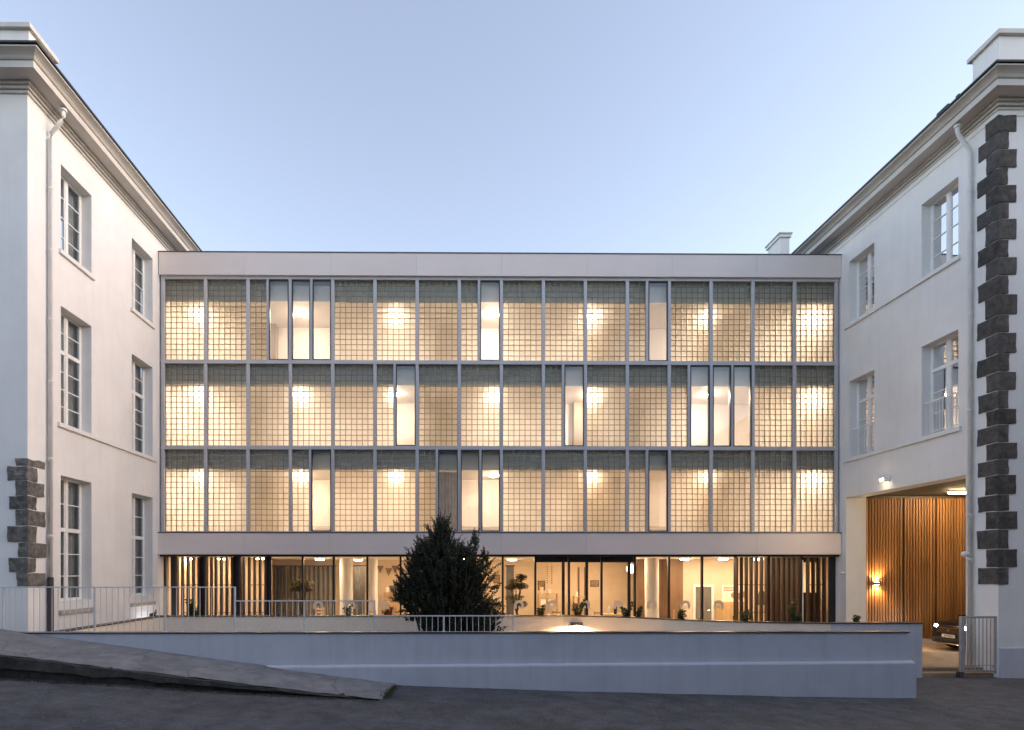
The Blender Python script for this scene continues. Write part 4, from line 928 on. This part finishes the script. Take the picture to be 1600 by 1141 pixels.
# low lamp at the foot of the left building
p = (XL+.10, 19.6, .45)
l = thing('wall_lamp', 'low white wall lamp washing the foot of the left building, behind the coping', 'lamp', p)
MB().lathe([(.07, -.08), (.09, -.04), (.09, .04), (.07, .06)], p, 14).build('housing', M['white'], l)
MB().lathe([(.06, .061), (.05, .075), (.02, .08)], p, 14).build('lens', M['cool'], l)
spot('light', (p[0]+.05, p[1], p[2]+.1), (-.2, .1, 1), 18, 130, (.96, .97, 1), l)
# small fittings
p = onX(1514, 866, XR-.12); t = thing('street_lamp', 'small white bracket lamp head fixed to the downpipe beside the passage', 'lamp', tuple(p))
MB().lathe([(.03, -.10), (.07, -.06), (.08, 0), (.05, .10), (.02, .14)], (XR-.20, p.y+.02, p.z), 12, 'x').build('head', M['white'], t, smooth=True)
MB().tube([(XR-.12, p.y+.02, p.z), (XR+.0, p.y+.02, p.z)], .02, 8).build('arm', M['galv'], t)
p = onY(1313, 895.5, YF-.02); t = thing('camera_unit', 'tiny white security camera beside the right end of the ground floor', 'camera', tuple(p))
MB().tube([(XR-.14, YF-.25, p.z), (XR-.02, YF-.2, p.z+.01)], .04, 10).build('body', M['white'], t)
MB().tube([(XR-.05, YF-.2, p.z), (XR+.0, YF-.2, p.z-.01)], .02, 8).build('bracket', M['galv'], t)
# chimney seen over the flat roof
yc_ = 24.0; a, b = onY(1219, 380, yc_), onY(1233.5, 372, yc_); y2 = onX(1207.5, 380, a.x).y
ch = thing('chimney', 'white rendered chimney with stepped cap behind the flat roof, right', 'chimney', (a.x, yc_, zT))
zt = onY(1225, 371.5, yc_).z
MB().box(a.x, b.x, yc_, yc_+.95, zT-.3, zt).build('shaft', M['plaster'], ch)
MB().box(a.x-.06, b.x+.06, yc_-.06, yc_+1.01, zt+.001, zt+.12).build('cap', M['plaster'], ch, bevel=.01)
MB().box(a.x-.09, b.x+.09, yc_-.09, yc_+1.04, zt+.121, zt+.19).build('cap', M['cornice'], ch, bevel=.01)
MB().lathe([(.14, 0), (.13, .1), (.08, .16), (.02, .18)], (a.x+.22, yc_+.5, zt+.19), 14).build('chimney_pot', M['iron'], ch, smooth=True)

# ------------------------------------------------------------------ car coming out of the passage (front faces -X)
XF = 17.27; YCAR = 19.95; ZCAR = court_z(YCAR)+.0
car = thing('parked_car', 'dark sport utility car with headlights on in the passage, behind the gate', 'car', (XF+2.2, YCAR, ZCAR))
def P3(l, w, h): return (XF+l, YCAR+w, ZCAR+h)
def loft(name, secs, mat, smooth=True, parent=car, closed=True):
    mb = MB(); n = len(secs[0][1])
    for l, pts in secs:
        for (w, h) in pts: mb.v.append(P3(l, w, h))
    for i in range(len(secs)-1):
        for j in range(n if closed else n-1): mb.f.append((i*n+j, i*n+(j+1) % n, (i+1)*n+(j+1) % n, (i+1)*n+j))
    mb.f += [tuple(range(n)), tuple((len(secs)-1)*n+j for j in reversed(range(n)))]
    return mb.build(name, mat, parent, smooth=smooth)
def sec(hw, zb, zm, zt, tw, ext=0):
    half = [(hw*.80, zb), (hw*.96, zb+.08), (hw, zm-.12), (hw*.985, zm), (tw, zt-.03), (tw*.8, zt), (tw*.4, zt+.02)]
    return [(w, h) for w, h in half]+[(-w, h) for w, h in reversed(half)]
body = loft('body', [(0.0, sec(.70, .34, .66, .80, .60)), (.05, sec(.80, .28, .76, .90, .68)), (.18, sec(.88, .24, .84, .98, .74)), (.45, sec(.915, .24, .90, 1.02, .78)), (1.2, sec(.92, .24, .94, 1.07, .80)), (1.5, sec(.92, .24, .96, 1.08, .82)), (3.6, sec(.92, .24, .98, 1.10, .82)), (4.2, sec(.90, .30, .96, 1.08, .80)), (4.42, sec(.84, .40, .9, 1.0, .74))], M['car'])
loft('cabin', [(1.25, [(.76, 1.06), (.70, 1.08), (-.70, 1.08), (-.76, 1.06)]), (1.95, [(.80, 1.08), (.62, 1.60), (-.62, 1.60), (-.80, 1.08)]), (3.5, [(.80, 1.09), (.62, 1.64), (-.62, 1.64), (-.80, 1.09)]), (4.3, [(.76, 1.06), (.66, 1.15), (-.66, 1.15), (-.76, 1.06)])], M['car_glass'], smooth=False)
loft('roof', [(1.9, [(.62, 1.60), (.58, 1.63), (-.58, 1.63), (-.62, 1.60)]), (2.6, [(.62, 1.64), (.58, 1.68), (-.58, 1.68), (-.62, 1.64)]), (3.6, [(.60, 1.62), (.56, 1.65), (-.56, 1.65), (-.60, 1.62)])], M['car'])
gr = MB().box(XF-.03, XF+.1, YCAR-.50, YCAR+.50, ZCAR+.60, ZCAR+.78).build('grille', M['grille'], car, bevel=.02)
for i in range(5): MB().box(XF-.036, XF-.03, YCAR-.46, YCAR+.46, ZCAR+.625+i*.032, ZCAR+.633+i*.032).build('grille_bar', M['chrome'], gr)
MB().box(XF-.035, XF-.0, YCAR-.55, YCAR+.55, ZCAR+.785, ZCAR+.80).build('chrome_strip', M['chrome'], car)
MB().lathe([(.0, -.05), (.055, -.05), (.055, -.03)], (XF, YCAR, ZCAR+.70), 14, 'x').build('badge', M['chrome'], car)
pl_ = MB().box(XF-.05, XF-.03, YCAR-.26, YCAR+.26, ZCAR+.46, ZCAR+.57).build('number_plate', M['plate'], car, bevel=.003)
for i in range(7): MB().box(XF-.0525, XF-.0505, YCAR-.18+i*.05, YCAR-.155+i*.05, ZCAR+.485, ZCAR+.545).build('plate_mark', M['ink'], pl_)
MB().box(XF-.02, XF+.2, YCAR-.72, YCAR+.72, ZCAR+.24, ZCAR+.34).build('bumper', M['rubber'], car, bevel=.03)
MB().tube([P3(.06, -.74, .27), P3(-.04, -.45, .24), P3(-.05, 0, .25), P3(-.04, .45, .24), P3(.06, .74, .27)], .022, 8).build('bumper_trim', M['chrome'], car, smooth=True)
for s in (-1, 1):
    h = MB().lathe([(.02, 0), (.06, .02), (.085, .06), (.085, .12)], P3(.02, s*.58, .82), 16, 'x').build('headlight', M['chrome'], car, smooth=True)
    MB().lathe([(.005, -.014), (.06, -.010), (.07, .0)], P3(.02, s*.58, .82), 16, 'x').build('lens', M['head'], h, smooth=True)
    MB().box(XF+1.25, XF+1.45, YCAR+s*.93, YCAR+s*1.08, ZCAR+1.02, ZCAR+1.18).build('mirror', M['car'], car, bevel=.03)
for l in (.88, 3.5):
    for s in (-1, 1):
        w = MB().lathe([(.20, -.11), (.30, -.115), (.345, -.08), (.35, 0), (.345, .08), (.30, .115), (.20, .11)], P3(l, s*.82, .35), 28, 'y').build('wheel', M['rubber'], car, smooth=True)
        MB().lathe([(.03, .118*s), (.10, .112*s), (.205, .118*s)], P3(l, s*.82, .35), 20, 'y').build('rim', M['rim'], w)

# ------------------------------------------------------------------ planting
def leaf(mb, p, d, L, wd, rn):
    d = d.normalized(); sd_ = d.cross(Vector((rn.gauss(0, 1), rn.gauss(0, 1), rn.gauss(0, 1)))).normalized()
    mb.add([p, p+d*L*.5+sd_*wd, p+d*L, p+d*L*.5-sd_*wd], [(0, 1, 2, 3)])
def make_bush():
    rn = random.Random(11); Y0 = 15.1; z0 = .3
    cxp = onY(700, 900, Y0).x; sc_ = Y0/FPX
    t = thing('bush', 'large dark evergreen bush with two pointed tops behind the railing', 'bush', (cxp, Y0, z0))
    # silhouette half-widths in metres by height above the eye line: (y px, left px, right px)
    sil = [(817, 688, 694), (830, 681, 701), (845, 664, 706), (856, 650, 722), (868, 640, 752), (880, 636, 763), (900, 622, 770), (920, 608, 774), (935, 604, 776), (950, 616, 786), (962, 636, 786), (975, 648, 782), (990, 655, 780), (1040, 680, 745)]
    tab = [(onY(700, y, Y0).z, onY(a, y, Y0).x, onY(b, y, Y0).x) for y, a, b in sil]; tab.sort()
    lt = [(z, a) for z, a, b in tab]; rt = [(z, b) for z, a, b in tab]
    br = MB(); lf = MB(); tips = []
    def spray(base, d, L, nleaf):
        d = d.normalized(); p = base.copy(); k = 6; prev = p
        side = d.cross(Vector((rn.gauss(0, 1), rn.gauss(0, 1), rn.gauss(0, 1)))).normalized()
        bend = Vector((rn.gauss(0, .15), rn.gauss(0, .15), .25))
        for i in range(nleaf):
            s = i/nleaf; q = base+d*L*s+bend*L*s*s*.5
            tang = (d+bend*s).normalized(); a = rn.uniform(0, 6.28); o = tang.cross(side).normalized()*math.cos(a)+side*math.sin(a)
            leaf(lf, q, tang*.6+o*.9, rn.uniform(.045, .08)*(1.2-s*.75), rn.uniform(.012, .021), rn)
        br.tube([base, base+d*L*.5+bend*L*.125, base+d*L+bend*L*.5], [.006, .004, .002], 4, caps=False)
    zlo, zhi = tab[0][0], tab[-1][0]
    cnt = 0
    while cnt < 3000:
        z = zlo+(zhi-zlo)*rn.random()**.95
        a, b = lerp(lt, z), lerp(rt, z); m = (a+b)/2; h = (b-a)/2
        ang = rn.uniform(0, 6.283); rr = rn.random()**.45; 
        x = m+h*.80*rr*math.cos(ang); y = Y0+min(h, 1.25)*.80*rr*math.sin(ang)
        if rn.random() > (h*min(h, 1.2)/1.5)+.12: continue
        cnt += 1; base = Vector((x, y, z-.1)); out = Vector((math.cos(ang)*rr*.62, math.sin(ang)*rr*.62, rn.uniform(.45, 1.1)))
        spray(base, out, rn.uniform(.20, .48), rn.randint(24, 40))
    # leading shoots that break the outline
    for (x, y, L) in ((691, 830, .34), (687, 838, .3), (697, 842, .3), (684, 850, .32), (742, 842, .36), (745, 850, .34), (738, 856, .3), (756, 866, .25), (722, 862, .32), (668, 850, .24), (657, 862, .25), (643, 872, .26), (708, 868, .3), (760, 872, .2), (730, 866, .3)):
        for q in range(5):
            b = onY(x+rn.uniform(-5, 5), y+rn.uniform(0, 14), Y0+rn.uniform(-.3, .3)); spray(b, Vector((rn.gauss(0, .16), rn.gauss(0, .16), 1)), L*rn.uniform(.7, 1.1), 34)
    for (x, y, dx, dz) in ((622, 922, -1, .5), (618, 935, -1, .3), (632, 905, -1, .7), (628, 955, -1, -.1), (640, 965, -1, -.2), (770, 905, 1, .5), (772, 925, 1, .4), (776, 945, 1, .1), (780, 962, 1, .2), (778, 982, 1, .1), (764, 885, 1, .6), (640, 890, -1, .8)):
        for q in range(5):
            b = onY(x+rn.uniform(-6, 6)-dx*6, y+rn.uniform(-6, 6), Y0+rn.uniform(-.4, .4)); spray(b, Vector((dx, rn.gauss(0, .4), dz+rn.gauss(0, .25))), rn.uniform(.18, .36), 30)
    br2 = MB()
    for i in range(16):
        a = rn.uniform(0, 6.28); r = rn.uniform(.3, 1.0); top = Vector((cxp+math.cos(a)*r*1.1, Y0+math.sin(a)*r, rn.uniform(1.9, 3.3)))
        b0 = Vector((cxp+rn.uniform(-.2, .2), Y0+rn.uniform(-.2, .2), z0-.1)); mid = b0.lerp(top, .5)+Vector((math.cos(a)*.2, math.sin(a)*.2, -.1)); br2.tube([b0, mid, top], [.05, .03, .01], 6)
    br2.build('trunk', M['bark'], t, smooth=True); br.build('twigs', M['bark'], t, fixn=False)['kind'] = 'stuff'
    lf.build('crown', M['yew'], t, fixn=False)
make_bush()
def shrub(x, y_top, yy, spread, seed, label, tall=False):
    rn = random.Random(seed); X_ = onY(x, 960, yy).x; zt = onY(x, y_top, yy).z; z0 = 1.2
    t = thing('shrub', label, 'shrub', (X_, yy, z0), 'shrubs along the court wall'); lf = MB(); st_ = MB()
    k = 5 if not tall else 3
    for i in range(k):
        a = 6.28*i/k+rn.random(); s = rn.uniform(.2, 1)*spread; top = Vector((X_+math.cos(a)*s, yy+math.sin(a)*s*.8, z0+(zt-z0)*(1 if i == 0 else rn.uniform(.55, .95))))
        b0 = Vector((X_, yy, z0-.05)); md = b0.lerp(top, .5)+Vector((0, 0, .05)); st_.tube([b0, md, top], [.010, .007, .003], 5)
        L = (top-b0).length; nl = int(L/.014)
        for j in range(nl):
            u = .2+.8*j/nl; q = b0.lerp(md, u*2) if u < .5 else md.lerp(top, u*2-1)
            leaf(lf, q, Vector((rn.gauss(0, 1), rn.gauss(0, 1), rn.uniform(.0, .9))), rn.uniform(.06, .11), rn.uniform(.018, .03), rn)
    st_.build('stem', M['bark'], t, smooth=True); lf.build('foliage', M['leaf'], t, fixn=False)
YSH = YCW+.6
for i, (x, y, yy, sp, lab, tl) in enumerate((
    (298, 934, YSH, .22, 'leafy shrub above the coping before the leftmost timber slats', 0), (308, 946, YSH, .2, 'lower shrub just right of the leftmost shrub at the slats', 0),
    (545, 944, YSH, .20, 'small shrub before the white column left of the bush', 0), (606, 950, YSH, .2, 'shrub tucked at the left edge of the bush', 0),
    (845, 944, YSH, .25, 'shrub below the left sliding door', 0), (903, 938, YSH-.1, .33, 'widest shrub, below the middle sliding door', 0),
    (978, 940, YSH-.9, .26, 'shrub right of the table behind the coping', 0), (998, 948, YSH-1, .16, 'low round shrub before the white column right of the doors', 0), (1065, 952, YSH-1.6, .2, 'low shrub left of the inner door', 0),
    (1165, 952, YG+.7, .22, 'shrub at the foot of the first right-hand slats', 0), (1238, 938, YG+.7, .14, 'tall narrow shrub before the dark right-hand bay', 1), (1248, 960, YG+.7, .12, 'small shrub at the foot of the white pole', 0), (1338, 962, YG+.75, .12, 'little shrub at the right end of the planting bed', 0), (238, 955, YCW+.3, .14, 'low shrub at the corner by the left building', 0))):
    shrub(x, y, yy, sp, 30+i, lab, tl)
# grass and moss at the kerb foot
gm = MB(); rn = random.Random(5)
for _ in range(46):
    x = rn.uniform(-9.5, -2.2); y = 10.86+rn.uniform(-.06, .02); n_ = rn.randint(4, 12)
    for i in range(n_):
        b = Vector((x+rn.gauss(0, .06), y+rn.gauss(0, .02), road_z(x, y)-.005)); d = Vector((rn.gauss(0, .5), rn.gauss(-.2, .4), 1)).normalized(); L = rn.uniform(.02, .07); s = d.cross(Vector((0, 1, 0))).normalized()*.004
        gm.add([b-s, b+s, b+d*L], [(0, 1, 2)])
tag(gm.build('kerb_weeds', M['grass'], fixn=False), 'sparse weeds growing along the foot of the kerb', 'weeds', kind='stuff')
gm = MB()
for _ in range(420):
    t_ = rn.random(); x = -1.36+.09*t_+rn.gauss(0, .05); y = 11.05+1.3*t_**1.0+rn.gauss(0, .04); b = Vector((x, y, road_z(x, y)))
    d = Vector((rn.gauss(0, .6), rn.gauss(0, .5), 1)).normalized(); L = rn.uniform(.03, .10)*(1.2-abs(t_-.3)); s = d.cross(Vector((0, 1, 0))).normalized()*.006
    gm.add([b-s, b+s, b+d*L], [(0, 1, 2)])
tag(gm.build('grass_tuft', M['grass'], fixn=False), 'tuft of grass at the lower end of the raised pavement', 'grass', kind='stuff')

# grit and litter on the road
gm = MB(); rn = random.Random(17)
for _ in range(1500):
    near = rn.random() < .45
    x = rn.uniform(-10, 14); y = (10.86-abs(rn.gauss(0, .12)) if near and x < -1.4 else rn.uniform(6.5, 12.3)); z = road_z(x, y)
    if x < -1.3 and y > 10.85: z = max(z, pv_kerb(x)*(1-(y-10.98)/1.62)+pv_wall(x)*(y-10.98)/1.62) if y > 11.1 else z
    r = rn.uniform(.006, .016)*(1.5 if rn.random() < .06 else 1); c = Vector((x, y, z+r*.4))
    vs = [c+Vector((r*rn.uniform(.7, 1.2), 0, 0)), c-Vector((r*rn.uniform(.7, 1.2), 0, 0)), c+Vector((0, r*rn.uniform(.7, 1.2), 0)), c-Vector((0, r, 0)), c+Vector((0, 0, r*.7)), c-Vector((0, 0, r*.7))]
    gm.add(vs, [(0, 2, 4), (2, 1, 4), (1, 3, 4), (3, 0, 4), (2, 0, 5), (1, 2, 5), (3, 1, 5), (0, 3, 5)])
tag(gm.build('road_grit', surf('grit', (.16, .15, .14), .9, .5, 9), fixn=False), 'loose grit scattered over the road and pavement', 'grit', kind='stuff')
gm = MB()
for _ in range(900):
    x = rn.uniform(-9.6, -1.5); y = 10.86-abs(rn.gauss(0, .07)); z = road_z(x, y)+rn.uniform(.002, .03); a = rn.uniform(0, 6.28); L = rn.uniform(.012, .035)
    u = Vector((math.cos(a), math.sin(a), rn.uniform(-.3, .3)))*L; w = Vector((-math.sin(a), math.cos(a), rn.uniform(-.4, .4)))*L*.5; p = Vector((x, y, z)); gm.add([p-u, p-w, p+u, p+w], [(0, 1, 2, 3)])
tag(gm.build('leaf_litter', leaf_mat('dead leaf', (.012, .011, .008), (.05, .038, .022)), fixn=False), 'dark dead leaves gathered along the foot of the kerb', 'litter', kind='stuff')
